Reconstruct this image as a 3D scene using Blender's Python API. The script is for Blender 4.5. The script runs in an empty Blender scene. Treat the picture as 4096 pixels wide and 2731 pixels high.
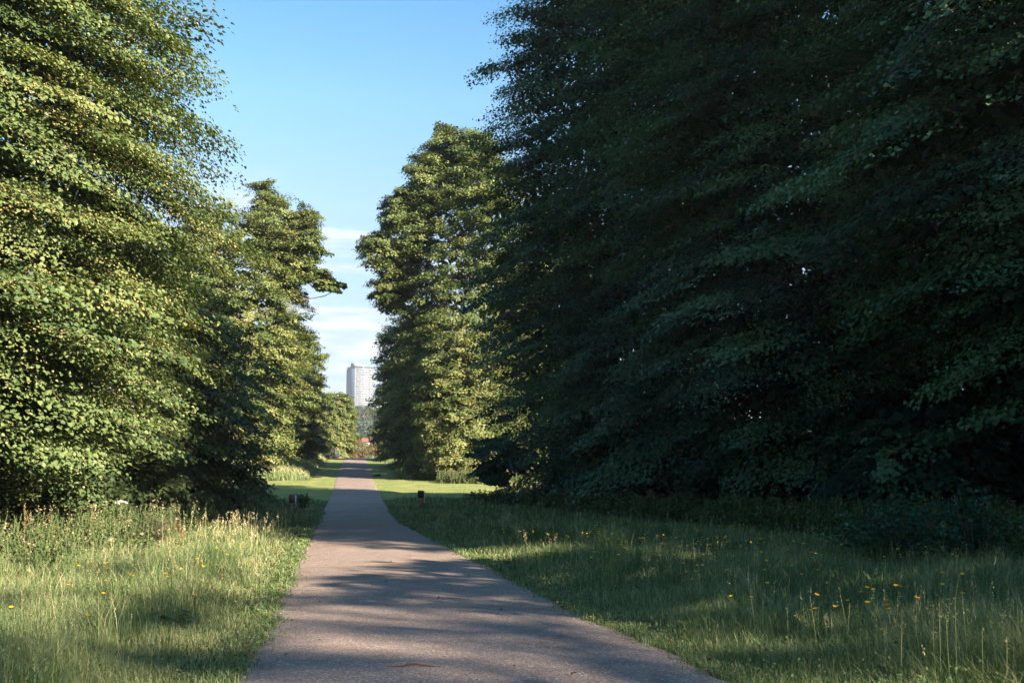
import bpy, math, random
import numpy as np
from mathutils import Vector

R = math.radians
scene = bpy.context.scene
COL = scene.collection

# ------------------------------------------------------------------ camera
CAM = np.array([0.0, 0.0, 1.6])
FPX = 3982.0                       # focal length in photo pixels (4096 wide)
YAW, PITCH = R(9.2), R(6.1)
fw = np.array([math.sin(YAW) * math.cos(PITCH), math.cos(YAW) * math.cos(PITCH), math.sin(PITCH)])
rt = np.array([math.cos(YAW), -math.sin(YAW), 0.0])
up = np.cross(rt, fw)
cd = bpy.data.cameras.new('camera')
cd.sensor_width = 36.0
cd.lens = 36.0 * FPX / 4096.0
cd.clip_start = 0.1
cd.clip_end = 8000
cam = bpy.data.objects.new('camera', cd)
COL.objects.link(cam)
cam.location = CAM
cam.rotation_euler = (math.pi / 2 + PITCH, 0, -YAW)
scene.camera = cam


def ray(px, py):
    d = rt * ((px - 2048) / FPX) + up * (-(py - 1365.5) / FPX) + fw
    return d


def at(px, py, Y):
    """world point at distance Y along the path seen at photo pixel px, py"""
    d = ray(px, py)
    return CAM + d * (Y / d[1])


# ------------------------------------------------------------------ terrain profile
KY = np.array([-80, -20, 0, 6.7, 13.4, 20.3, 30.6, 50, 62, 70, 88, 120, 139, 154, 164, 180, 210, 300, 420, 600, 800, 950, 1100, 1500, 6000])
KZ = np.array([-0.6, -1.15, -1.42, -1.58, -1.89, -2.13, -2.5, -3.02, -3.12, -3.06, -2.74, -2.22, -1.95, -1.6, -1.65, -2.4, -4.5, -9.5, -8, -2, 13, 26, 33, 36, 30]) + 1.6
_yy = np.concatenate([np.arange(-80, 240, 0.25), np.arange(240, 6001, 4.0)])
_zz = np.interp(_yy, KY, KZ)
for _ in range(60):
    _zz[1:-1] = 0.25 * _zz[:-2] + 0.5 * _zz[1:-1] + 0.25 * _zz[2:]


def prof(y):
    return np.interp(y, _yy, _zz)


def hit(px, py, dz=0.0):
    d = ray(px, py)
    ys = np.arange(3, 170, 0.05)
    zs = CAM[2] + d[2] / d[1] * ys
    below = np.nonzero(zs <= prof(ys) + dz)[0]
    y = ys[below[0]] if len(below) else 160.0
    return np.array([d[0] / d[1] * y, y, prof(y)])


LE = [(932, 2731), (985, 2640), (1045, 2520), (1128, 2352), (1183, 2229), (1219, 2157), (1258, 2090), (1289, 2042), (1327, 1970), (1342, 1914), (1356, 1880), (1370, 1852)]
RE = [(2925, 2731), (2666, 2591), (2533, 2535), (2329, 2464), (2152, 2370), (1975, 2270), (1832, 2207), (1702, 2135), (1612, 2093), (1548, 2021), (1514, 1961), (1493, 1918), (1482, 1880), (1474, 1852)]
LP = np.array([hit(*p) for p in LE])
RP = np.array([hit(*p) for p in RE])


def smooth_edge(P, x_near, x_far):
    y = np.concatenate([[-40, 3], P[:, 1], [170, 400]])
    x = np.concatenate([[x_near, x_near + 0.02], P[:, 0], [x_far, x_far]])
    g = np.arange(-40, 400, 0.5)
    v = np.interp(g, y, x)
    k = np.ones(9) / 9
    v = np.convolve(np.pad(v, 4, mode='edge'), k, 'valid')
    return g, v


_ge, _le = smooth_edge(LP, LP[0, 0] + 0.02, LP[-1, 0])
_ge, _re = smooth_edge(RP, RP[0, 0], RP[-1, 0])


def wob(y, s):
    return 0.028 * np.sin(y * 1.3 + s) + 0.022 * np.sin(y * 4.7 + 2.2 * s) + 0.018 * np.sin(y * 11.7 + s * 3.1) + 0.016 * np.sin(y * 23.1 + s * 5) * np.sin(y * 3.1 + s) + 0.012 * np.sin(y * 41.3 + s)


def xl(y):
    return np.interp(y, _ge, _le) + wob(y, 1.0) * np.clip(30 / (np.abs(y) + 12), 0, 1)


def xr(y):
    return np.interp(y, _ge, _re) + wob(y, 4.0) * np.clip(30 / (np.abs(y) + 12), 0, 1)


def edge_dist(x, y):
    """distance outside the path edge (negative on the path)"""
    return np.maximum(xl(y) - x, x - xr(y))


def bump(x, y):
    e = np.clip((edge_dist(x, y) - 0.15) / 1.5, 0, 1)
    lawn = np.clip(1 - np.abs(y - 74) / 18, 0, 1)
    b = 0.05 * np.sin(x * 0.9 + 0.7 * y) + 0.04 * np.sin(1.7 * x - 1.1 * y + 1) + 0.03 * np.sin(2.9 * x + 2.3 * y + 2)
    far = np.clip(1 - (np.abs(y) + np.abs(x)) / 220, 0, 1)
    lz = 0.16 * np.sin(x * 0.35 + 1.0) * np.sin(y * 0.16 + x * 0.05)
    left_bank = 0.35 * np.clip((xl(y) - x - 1.5) / 4, 0, 1) * np.clip((y - 88) / 10, 0, 1) * np.clip((150 - y) / 20, 0, 1)
    return e * far * (b * (1 - 0.7 * lawn) + lawn * lz) + left_bank


def gz(x, y):
    return prof(y) + bump(x, y)


# ------------------------------------------------------------------ object helpers
def tag(o, label=None, cat=None, group=None, kind=None):
    if label: o['label'] = label
    if cat: o['category'] = cat
    if group: o['group'] = group
    if kind: o['kind'] = kind
    return o


def empty(name, loc, label, cat, group=None, rz=0.0):
    o = bpy.data.objects.new(name, None)
    COL.objects.link(o)
    o.location = loc
    o.rotation_euler = (0, 0, rz)
    return tag(o, label, cat, group)


class Geo:
    """collects vertices, polygons and a per-vertex tint; builds ONE mesh object"""
    def __init__(s):
        s.v, s.loops, s.tot, s.t, s.m = [], [], [], [], []
        s.n = 0

    def add(s, verts, faces, tint=0.5, mat=0):
        verts = np.asarray(verts, dtype=np.float32).reshape(-1, 3)
        faces = np.asarray(faces, dtype=np.int32)
        s.v.append(verts)
        s.loops.append((faces + s.n).reshape(-1))
        s.tot.append(np.full(len(faces), faces.shape[1], dtype=np.int32))
        s.m.append(np.full(len(faces), mat, dtype=np.int32))
        t = np.broadcast_to(np.asarray(tint, dtype=np.float32), (len(verts),))
        s.t.append(t)
        s.n += len(verts)

    def build(s, name, mats, parent=None, smooth=False, origin=None):
        v = np.concatenate(s.v)
        if origin is not None:
            v = v - np.asarray(origin, dtype=np.float32)
        loops = np.concatenate(s.loops)
        tot = np.concatenate(s.tot)
        me = bpy.data.meshes.new(name)
        me.vertices.add(len(v))
        me.vertices.foreach_set('co', v.reshape(-1).astype(np.float32))
        me.loops.add(len(loops))
        me.loops.foreach_set('vertex_index', loops)
        me.polygons.add(len(tot))
        me.polygons.foreach_set('loop_start', np.concatenate([[0], np.cumsum(tot)[:-1]]).astype(np.int32))
        me.polygons.foreach_set('material_index', np.concatenate(s.m))
        if smooth:
            me.polygons.foreach_set('use_smooth', np.ones(len(tot), dtype=bool))
        a = me.attributes.new('tint', 'FLOAT', 'POINT')
        a.data.foreach_set('value', np.concatenate(s.t).astype(np.float32))
        for m in (mats if isinstance(mats, (list, tuple)) else [mats]):
            me.materials.append(m)
        me.update(calc_edges=True)
        o = bpy.data.objects.new(name, me)
        COL.objects.link(o)
        if origin is not None and parent is None:
            o.location = [float(q) for q in origin]
        if parent is not None:
            o.parent = parent
        return o


def unit(a):
    return a / np.maximum(np.linalg.norm(a, axis=-1, keepdims=True), 1e-9)


def add_leaves(g, c, n, d, size, tint, aspect=0.9, rounded=True, fold=0.18, mat=0):
    """c base point, n blade normal, d pointing direction (made perpendicular to n)"""
    n = unit(n)
    d = unit(d - n * np.sum(n * d, axis=1, keepdims=True))
    w = np.cross(n, d)
    size = np.broadcast_to(np.asarray(size, dtype=float), (len(c),))[:, None]
    N = len(c)
    if rounded:
        prm = [(0, 0, 0), (0.16, 0.5, 1), (0.62, 0.42, 1), (1.0, 0, 0.0), (0.62, -0.42, 1), (0.16, -0.5, 1)]
        fc = np.array([[0, 3, 2, 1], [0, 5, 4, 3]])
    else:
        prm = [(0, 0, 0), (0.42, 0.5, 1), (1.0, 0, 0), (0.42, -0.5, 1)]
        fc = np.array([[0, 3, 2, 1]])
    k = len(prm)
    V = np.empty((N, k, 3))
    for i, (a, b, f) in enumerate(prm):
        V[:, i] = c + d * size * a + w * size * (b * aspect) + n * size * (f * fold)
    F = (np.arange(N)[:, None, None] * k + fc[None]).reshape(-1, 4)
    g.add(V.reshape(-1, 3), F, np.repeat(tint, k), mat)


def add_tube(g, pts, rad, sides=6, tint=0.5, mat=0, cap=True):
    pts = np.asarray(pts, dtype=float)
    rad = np.broadcast_to(np.asarray(rad, dtype=float), (len(pts),))
    tg = np.gradient(pts, axis=0)
    tg = unit(tg)
    ref = np.array([0.0, 0.0, 1.0]) if abs(tg[0, 2]) < 0.8 else np.array([1.0, 0.0, 0.0])
    a = unit(np.cross(tg, ref))
    b = np.cross(tg, a)
    th = np.linspace(0, 2 * np.pi, sides, endpoint=False)
    V = pts[:, None] + rad[:, None, None] * (np.cos(th)[None, :, None] * a[:, None] + np.sin(th)[None, :, None] * b[:, None])
    n = len(pts)
    F = []
    for i in range(n - 1):
        for j in range(sides):
            F.append([i * sides + j, i * sides + (j + 1) % sides, (i + 1) * sides + (j + 1) % sides, (i + 1) * sides + j])
    g.add(V.reshape(-1, 3), F, tint, mat)
    if cap:
        for e, o in ((0, 1), (n - 1, -1)):
            idx = np.arange(sides)[::o]
            vv = V[e][idx]
            g.add(np.concatenate([vv, vv.mean(0, keepdims=True)]), [[j, (j + 1) % sides, sides] for j in range(sides)], tint, mat)


def add_box(g, x0, x1, y0, y1, z0, z1, tint=0.5, mat=0):
    V = [(x, y, z) for z in (z0, z1) for y in (y0, y1) for x in (x0, x1)]
    F = [[0, 2, 3, 1], [4, 5, 7, 6], [0, 1, 5, 4], [2, 6, 7, 3], [0, 4, 6, 2], [1, 3, 7, 5]]
    g.add(V, F, tint, mat)


# ------------------------------------------------------------------ materials
def new_mat(name):
    m = bpy.data.materials.new(name)
    m.use_nodes = True
    nt = m.node_tree
    for n in list(nt.nodes):
        nt.nodes.remove(n)
    out = nt.nodes.new('ShaderNodeOutputMaterial')
    return m, nt, out


def ramp(nt, src, stops):
    r = nt.nodes.new('ShaderNodeValToRGB')
    e = r.color_ramp.elements
    while len(e) > 1:
        e.remove(e[-1])
    e[0].position, e[0].color = stops[0][0], (*stops[0][1], 1)
    for p, c in stops[1:]:
        q = e.new(p)
        q.color = (*c, 1)
    nt.links.new(src, r.inputs[0])
    return r


def mixc(nt, a, b, fac, mode='MIX'):
    m = nt.nodes.new('ShaderNodeMix')
    m.data_type = 'RGBA'
    m.blend_type = mode
    for i, s in ((6, a), (7, b)):
        if isinstance(s, tuple):
            m.inputs[i].default_value = (*s, 1)
        else:
            nt.links.new(s, m.inputs[i])
    if isinstance(fac, (int, float)):
        m.inputs[0].default_value = fac
    else:
        nt.links.new(fac, m.inputs[0])
    return m.outputs[2]


def noise(nt, scale, detail=4, rough=0.55, vec=None, dist=0.0):
    n = nt.nodes.new('ShaderNodeTexNoise')
    n.inputs['Scale'].default_value = scale
    n.inputs['Detail'].default_value = detail
    n.inputs['Roughness'].default_value = rough
    n.inputs['Distortion'].default_value = dist
    if vec is not None:
        nt.links.new(vec, n.inputs['Vector'])
    return n.outputs[0]


def attr(nt, name):
    a = nt.nodes.new('ShaderNodeAttribute')
    a.attribute_name = name
    return a.outputs['Fac']


def objco(nt):
    return nt.nodes.new('ShaderNodeTexCoord').outputs['Object']


def leaf_material(name, stops, trans=0.3, rough=0.5, spec=0.35, tr_tint=(1.0, 1.0, 0.45)):
    m, nt, out = new_mat(name)
    r = ramp(nt, attr(nt, 'tint'), stops)
    p = nt.nodes.new('ShaderNodeBsdfPrincipled')
    p.inputs['Roughness'].default_value = rough
    p.inputs['Specular IOR Level'].default_value = spec
    nt.links.new(r.outputs[0], p.inputs['Base Color'])
    t = nt.nodes.new('ShaderNodeBsdfTranslucent')
    c = mixc(nt, r.outputs[0], tr_tint, 1.0, 'MULTIPLY')
    nt.links.new(c, t.inputs['Color'])
    mx = nt.nodes.new('ShaderNodeMixShader')
    mx.inputs[0].default_value = trans
    nt.links.new(p.outputs[0], mx.inputs[1])
    nt.links.new(t.outputs[0], mx.inputs[2])
    nt.links.new(mx.outputs[0], out.inputs[0])
    return m


def plain(name, col, rough=0.7, var=0.0, scale=8.0, spec=0.3, bump_s=0.0, col2=None):
    m, nt, out = new_mat(name)
    p = nt.nodes.new('ShaderNodeBsdfPrincipled')
    p.inputs['Roughness'].default_value = rough
    p.inputs['Specular IOR Level'].default_value = spec
    nz = noise(nt, scale, 5, 0.6, objco(nt))
    c2 = col2 or tuple(x * (1 - var) for x in col)
    r = ramp(nt, nz, [(0.3, c2), (0.7, col)])
    nt.links.new(r.outputs[0], p.inputs['Base Color'])
    if bump_s:
        b = nt.nodes.new('ShaderNodeBump')
        b.inputs['Strength'].default_value = bump_s
        b.inputs['Distance'].default_value = 0.02
        nt.links.new(nz, b.inputs['Height'])
        nt.links.new(b.outputs[0], p.inputs['Normal'])
    nt.links.new(p.outputs[0], out.inputs[0])
    return m


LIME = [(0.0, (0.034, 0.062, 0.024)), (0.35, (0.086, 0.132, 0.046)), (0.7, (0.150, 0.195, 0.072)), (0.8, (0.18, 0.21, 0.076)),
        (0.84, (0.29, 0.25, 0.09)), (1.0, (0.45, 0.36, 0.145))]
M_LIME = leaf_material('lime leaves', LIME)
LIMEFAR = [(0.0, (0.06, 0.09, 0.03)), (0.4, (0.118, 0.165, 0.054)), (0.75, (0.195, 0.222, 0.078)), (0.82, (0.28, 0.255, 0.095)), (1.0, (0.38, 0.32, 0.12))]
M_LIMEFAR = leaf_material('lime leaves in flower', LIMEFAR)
LIMESHADE = [(0.0, (0.008, 0.026, 0.014)), (0.35, (0.022, 0.068, 0.038)), (0.75, (0.085, 0.182, 0.09)), (0.84, (0.15, 0.18, 0.07)), (1.0, (0.20, 0.20, 0.085))]  # lime leaf colours darkened to carry the deep shade
M_LIMESHADE = leaf_material('shade-darkened lime leaves', LIMESHADE, trans=0.25, spec=0.12)
M_BARK = plain('bark', (0.15, 0.10, 0.07), 0.9, 0.5, 14, 0.2, 0.6)
M_BARKPALE = plain('pale bark', (0.36, 0.31, 0.25), 0.9, 0.4, 10, 0.2, 0.3)
GRASS = [(0.0, (0.034, 0.068, 0.022)), (0.35, (0.095, 0.150, 0.052)), (0.6, (0.20, 0.255, 0.098)), (0.78, (0.33, 0.335, 0.155)), (0.86, (0.42, 0.36, 0.20)), (1.0, (0.52, 0.43, 0.26))]
M_GRASS = leaf_material('grass blades', GRASS, trans=0.3, rough=0.55, spec=0.3, tr_tint=(1, 1, 0.5))
HERB = [(0.0, (0.022, 0.042, 0.014)), (0.5, (0.06, 0.095, 0.03)), (0.8, (0.11, 0.14, 0.05)), (0.9, (0.26, 0.22, 0.12)), (1.0, (0.34, 0.26, 0.16))]
M_HERB = leaf_material('herb leaves', HERB, trans=0.25)

# ------------------------------------------------------------------ sky, sun
SUN_AZ, SUN_EL = R(137), R(25)
w = bpy.data.worlds.new('World')
scene.world = w
w.use_nodes = True
nt = w.node_tree
for n in list(nt.nodes):
    nt.nodes.remove(n)
wo = nt.nodes.new('ShaderNodeOutputWorld')
bg = nt.nodes.new('ShaderNodeBackground')
sky = nt.nodes.new('ShaderNodeTexSky')
sky.sky_type = 'NISHITA'
sky.sun_disc = False
sky.sun_elevation = SUN_EL
sky.sun_rotation = SUN_AZ
sky.air_density = 0.9
sky.dust_density = 0.0
sky.ozone_density = 1.2
tc = nt.nodes.new('ShaderNodeTexCoord')
mp = nt.nodes.new('ShaderNodeMapping')
mp.inputs['Scale'].default_value = (2.2, 2.2, 14.0)
mp.inputs['Location'].default_value = (0.35, 0.0, 0.42)
nt.links.new(tc.outputs['Generated'], mp.inputs['Vector'])
cn = noise(nt, 3.0, 9, 0.6, mp.outputs[0], 0.35)
cr = ramp(nt, cn, [(0.49, (0, 0, 0)), (0.60, (1, 1, 1))])
sx = nt.nodes.new('ShaderNodeSeparateXYZ')
nt.links.new(tc.outputs['Generated'], sx.inputs[0])
cm = ramp(nt, sx.outputs[2], [(0.02, (0.5, 0.5, 0.5)), (0.10, (0.9, 0.9, 0.9)), (0.20, (0.85, 0.85, 0.85)), (0.27, (0.0, 0.0, 0.0))])
mm = nt.nodes.new('ShaderNodeMath')
mm.operation = 'MULTIPLY'
nt.links.new(cr.outputs[0], mm.inputs[0])
nt.links.new(cm.outputs[0], mm.inputs[1])
cn2 = noise(nt, 5.5, 5, 0.5, mp.outputs[0], 0.2)
cc = ramp(nt, cn2, [(0.35, (2.7, 3.3, 4.2)), (0.62, (4.6, 4.6, 4.7))])
hz = ramp(nt, sx.outputs[2], [(0.0, (0.36, 0.40, 0.46)), (0.10, (0.52, 0.49, 0.50)), (0.235, (0.86, 0.86, 0.80)), (0.335, (0.80, 1.05, 1.05)), (0.42, (0.60, 1.0, 1.10))])
skyb = mixc(nt, sky.outputs[0], hz.outputs[0], 1.0, 'MULTIPLY')
skyc = mixc(nt, skyb, cc.outputs[0], mm.outputs[0])
nt.links.new(skyc, bg.inputs['Color'])
bg.inputs['Strength'].default_value = 0.06
nt.links.new(bg.outputs[0], wo.inputs[0])

sd = bpy.data.lights.new('sun', 'SUN')
sd.energy = 5.0
sd.angle = R(0.53)
sd.color = (1.0, 0.86, 0.68)
so = bpy.data.objects.new('sun', sd)
COL.objects.link(so)
sv = Vector((math.sin(SUN_AZ) * math.cos(SUN_EL), math.cos(SUN_AZ) * math.cos(SUN_EL), math.sin(SUN_EL)))
so.rotation_euler = sv.to_track_quat('Z', 'Y').to_euler()
so.location = (40, -60, 60)

# ------------------------------------------------------------------ ground and path
GY = np.concatenate([np.arange(-60, 0, 1.0), np.arange(0, 24, 0.08), np.arange(24, 60, 0.25), np.arange(60, 170, 0.5), np.arange(170, 320, 3), np.geomspace(320, 6000, 60)])
GXn = np.concatenate([np.arange(-4, 7, 0.25)])
GXs = np.concatenate([-np.geomspace(34.5, 4000, 24)[::-1], np.arange(-34, -4, 0.5), GXn, np.arange(7, 34.5, 0.5), np.geomspace(35, 4000, 24)])
X, Yg = np.meshgrid(GXs, GY)
Z = gz(X, Yg)
far = np.clip((np.abs(X) - 100) / 900, 0, 1) * np.clip((Yg - 250) / 600, 0, 1)
Z = Z + far * 6 * np.sin(X * 0.004 + Yg * 0.003)
nx, ny = len(GXs), len(GY)
I = np.arange(nx * ny).reshape(ny, nx)
F = np.stack([I[:-1, :-1], I[:-1, 1:], I[1:, 1:], I[1:, :-1]], -1).reshape(-1, 4)
# how much of the surface is mown turf
E = edge_dist(X, Yg)
lawn = np.clip(1 - np.clip((np.abs(Yg - 74.5) - 12.5) / 2.0, 0, 1), 0, 1)
strip = np.clip((2.6 - E) / 0.8, 0, 1) * np.clip((Yg - 84) / 4, 0, 1) * np.clip((230 - Yg) / 20, 0, 1)
turf = np.maximum(lawn, strip)


def ground_material():
    m, nt, out = new_mat('turf and soil')
    co = objco(nt)
    n1 = noise(nt, 0.55, 6, 0.6, co)
    n2 = noise(nt, 9.0, 6, 0.7, co)
    n3 = noise(nt, 55.0, 3, 0.7, co)
    soil = ramp(nt, n2, [(0.3, (0.030, 0.036, 0.014)), (0.55, (0.055, 0.07, 0.022)), (0.75, (0.10, 0.10, 0.045))])
    tf = ramp(nt, n1, [(0.3, (0.16, 0.20, 0.065)), (0.5, (0.21, 0.235, 0.08)), (0.7, (0.29, 0.28, 0.11))])
    tf2 = mixc(nt, tf.outputs[0], (0.45, 0.5, 0.4), 0.0)
    r3 = ramp(nt, n3, [(0.25, (0.6, 0.6, 0.6)), (0.7, (1.25, 1.25, 1.2))])
    tf3 = mixc(nt, tf2, r3.outputs[0], 1.0, 'MULTIPLY')
    col = mixc(nt, soil.outputs[0], tf3, attr(nt, 'tint'))
    p = nt.nodes.new('ShaderNodeBsdfPrincipled')
    p.inputs['Roughness'].default_value = 0.95
    p.inputs['Specular IOR Level'].default_value = 0.1
    nt.links.new(col, p.inputs['Base Color'])
    b = nt.nodes.new('ShaderNodeBump')
    b.inputs['Strength'].default_value = 0.6
    b.inputs['Distance'].default_value = 0.03
    nt.links.new(n2, b.inputs['Height'])
    nt.links.new(b.outputs[0], p.inputs['Normal'])
    nt.links.new(p.outputs[0], out.inputs[0])
    return m


g = Geo()
g.add(np.stack([X, Yg, Z], -1).reshape(-1, 3), F, turf.reshape(-1))
tag(g.build('ground', ground_material(), smooth=True), kind='structure')


def path_material():
    m, nt, out = new_mat('worn tarmac')
    co = objco(nt)
    big = noise(nt, 0.35, 5, 0.6, co)
    mid = noise(nt, 3.0, 6, 0.65, co)
    vo = nt.nodes.new('ShaderNodeTexVoronoi')
    vo.inputs['Scale'].default_value = 70
    nt.links.new(co, vo.inputs['Vector'])
    vo2 = nt.nodes.new('ShaderNodeTexVoronoi')
    vo2.inputs['Scale'].default_value = 26
    vo2.inputs['Randomness'].default_value = 1.0
    nt.links.new(co, vo2.inputs['Vector'])
    base = ramp(nt, big, [(0.3, (0.232, 0.178, 0.150)), (0.62, (0.30, 0.234, 0.198)), (0.8, (0.325, 0.256, 0.218))])
    md = ramp(nt, mid, [(0.25, (0.76, 0.76, 0.77)), (0.75, (1.14, 1.12, 1.10))])
    c = mixc(nt, base.outputs[0], md.outputs[0], 1.0, 'MULTIPLY')
    st = noise(nt, 0.9, 7, 0.7, co, 0.6)
    sr = ramp(nt, st, [(0.30, (0.66, 0.64, 0.63)), (0.42, (1, 1, 1)), (0.68, (1.0, 1.0, 1.0)), (0.78, (1.16, 1.15, 1.13))])
    c = mixc(nt, c, sr.outputs[0], 0.8, 'MULTIPLY')
    # aggregate: each chip its own shade
    sep = nt.nodes.new('ShaderNodeSeparateColor')
    nt.links.new(vo.outputs['Color'], sep.inputs[0])
    ag = ramp(nt, sep.outputs[0], [(0.0, (0.55, 0.55, 0.56)), (0.5, (0.95, 0.95, 0.95)), (0.88, (1.15, 1.13, 1.1)), (0.95, (1.7, 1.66, 1.6)), (1.0, (2.0, 1.95, 1.85))])
    c = mixc(nt, c, ag.outputs[0], 0.85, 'MULTIPLY')
    sep2 = nt.nodes.new('ShaderNodeSeparateColor')
    nt.links.new(vo2.outputs['Color'], sep2.inputs[0])
    sp = ramp(nt, sep2.outputs[1], [(0.86, (0, 0, 0)), (0.865, (1, 1, 1))])
    ds = ramp(nt, vo2.outputs['Distance'], [(0.22, (1, 1, 1)), (0.3, (0, 0, 0))])
    spm = mixc(nt, sp.outputs[0], ds.outputs[0], 1.0, 'MULTIPLY')
    spc = ramp(nt, sep2.outputs[0], [(0.0, (0.06, 0.045, 0.035)), (0.5, (0.12, 0.09, 0.06)), (0.6, (0.5, 0.45, 0.38)), (1.0, (0.55, 0.5, 0.42))])
    c = mixc(nt, c, spc.outputs[0], spm)
    # soil and moss creeping in at the edges
    en = nt.nodes.new('ShaderNodeMath')
    en.operation = 'MULTIPLY_ADD'
    nt.links.new(mid, en.inputs[0])
    en.inputs[1].default_value = 0.55
    nt.links.new(attr(nt, 'tint'), en.inputs[2])
    em = ramp(nt, en.outputs[0], [(1.13, (0, 0, 0)), (1.27, (1, 1, 1))])
    c = mixc(nt, c, (0.085, 0.06, 0.035), em.outputs[0])
    p = nt.nodes.new('ShaderNodeBsdfPrincipled')
    p.inputs['Roughness'].default_value = 0.88
    p.inputs['Specular IOR Level'].default_value = 0.25
    nt.links.new(c, p.inputs['Base Color'])
    b = nt.nodes.new('ShaderNodeBump')
    b.inputs['Strength'].default_value = 0.8
    b.inputs['Distance'].default_value = 0.006
    nt.links.new(vo.outputs['Distance'], b.inputs['Height'])
    b2 = nt.nodes.new('ShaderNodeBump')
    b2.inputs['Strength'].default_value = 0.35
    b2.inputs['Distance'].default_value = 0.03
    nt.links.new(mid, b2.inputs['Height'])
    nt.links.new(b.outputs[0], b2.inputs['Normal'])
    nt.links.new(b2.outputs[0], p.inputs['Normal'])
    nt.links.new(p.outputs[0], out.inputs[0])
    return m


py = GY[(GY > -30) & (GY < 260)]
S = np.array([0, 0.025, 0.07, 0.13, 0.22, 0.36, 0.5, 0.64, 0.78, 0.87, 0.93, 0.97, 1.0])
PX = xl(py)[:, None] + (xr(py) - xl(py))[:, None] * S[None]
PY = np.repeat(py[:, None], len(S), 1)
crown = 0.035 * (1 - (2 * S - 1) ** 2)
PZ = prof(PY) + 0.012 + crown[None]
PZ[:, 0] = PZ[:, -1] = prof(py) - 0.02
ed = np.abs(2 * S - 1)
I = np.arange(PX.size).reshape(PX.shape)
F = np.stack([I[:-1, :-1], I[:-1, 1:], I[1:, 1:], I[1:, :-1]], -1).reshape(-1, 4)
g = Geo()
g.add(np.stack([PX, PY, PZ], -1).reshape(-1, 3), F, np.repeat(ed[None], len(py), 0).reshape(-1))
tag(g.build('path', path_material(), smooth=True), kind='structure')


# ------------------------------------------------------------------ trees
def tprofile(t, low):
    if low == 0.95:                                  # broad-headed
        return np.interp(t, [0, 0.05, 0.22, 0.5, 0.76, 0.9, 1.0], [low * 0.75, low, 1.0, 1.0, 0.95, 0.76, 0.35])
    return np.interp(t, [0, 0.05, 0.22, 0.5, 0.74, 0.9, 1.0], [low * 0.75, low, 1.0, 0.98, 0.84, 0.58, 0.15])


def spaced(rng, P, sp, n):
    """greedy: keep points at least sp apart"""
    cell = {}
    keep = []
    for i, p in enumerate(P):
        c = tuple(np.floor(p / sp).astype(int))
        ok = True
        for dx in (-1, 0, 1):
            for dy in (-1, 0, 1):
                for dz in (-1, 0, 1):
                    for j in cell.get((c[0] + dx, c[1] + dy, c[2] + dz), ()):
                        if np.sum((P[j] - p) ** 2) < sp * sp:
                            ok = False
                            break
                    if not ok: break
                if not ok: break
            if not ok: break
        if ok:
            cell.setdefault(c, []).append(i)
            keep.append(i)
            if len(keep) >= n:
                break
    return np.array(keep)


def crown_surface(rng, R_, H, z0, n, low, lump, face, sp):
    ph = rng.uniform(0, 6.28, 6)
    m = n * 14
    ang = rng.uniform(0, 2 * np.pi, m)
    t = rng.uniform(0, 1, m)
    r = tprofile(t, low)
    keep = rng.uniform(0, 1, m) < r
    dd = np.ones(m) if face is None else np.cos(ang) * face[0] + np.sin(ang) * face[1]
    keep &= rng.uniform(0, 1, m) < np.clip(0.12 + 1.4 * (dd + 0.25), 0.12, 1)
    ang, t, r = ang[keep], t[keep], r[keep]
    lp = lump * (np.sin(2 * ang + ph[0] + 4 * t) + 0.8 * np.sin(3 * ang + ph[1] - 9 * t) + 0.7 * np.sin(6 * ang + ph[2] + 14 * t) + 0.6 * np.sin(9 * ang + ph[3] - 23 * t))
    rr = R_ * r * (1 + lp) * rng.uniform(0.72, 1.08, len(r)) ** 0.8
    out = np.stack([rr * np.cos(ang), rr * np.sin(ang), z0 + t * (H - z0), ang, t], 1)
    return out[spaced(rng, out[:, :3] * np.array([0.8, 0.8, 1.25]), sp, n)]


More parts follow.
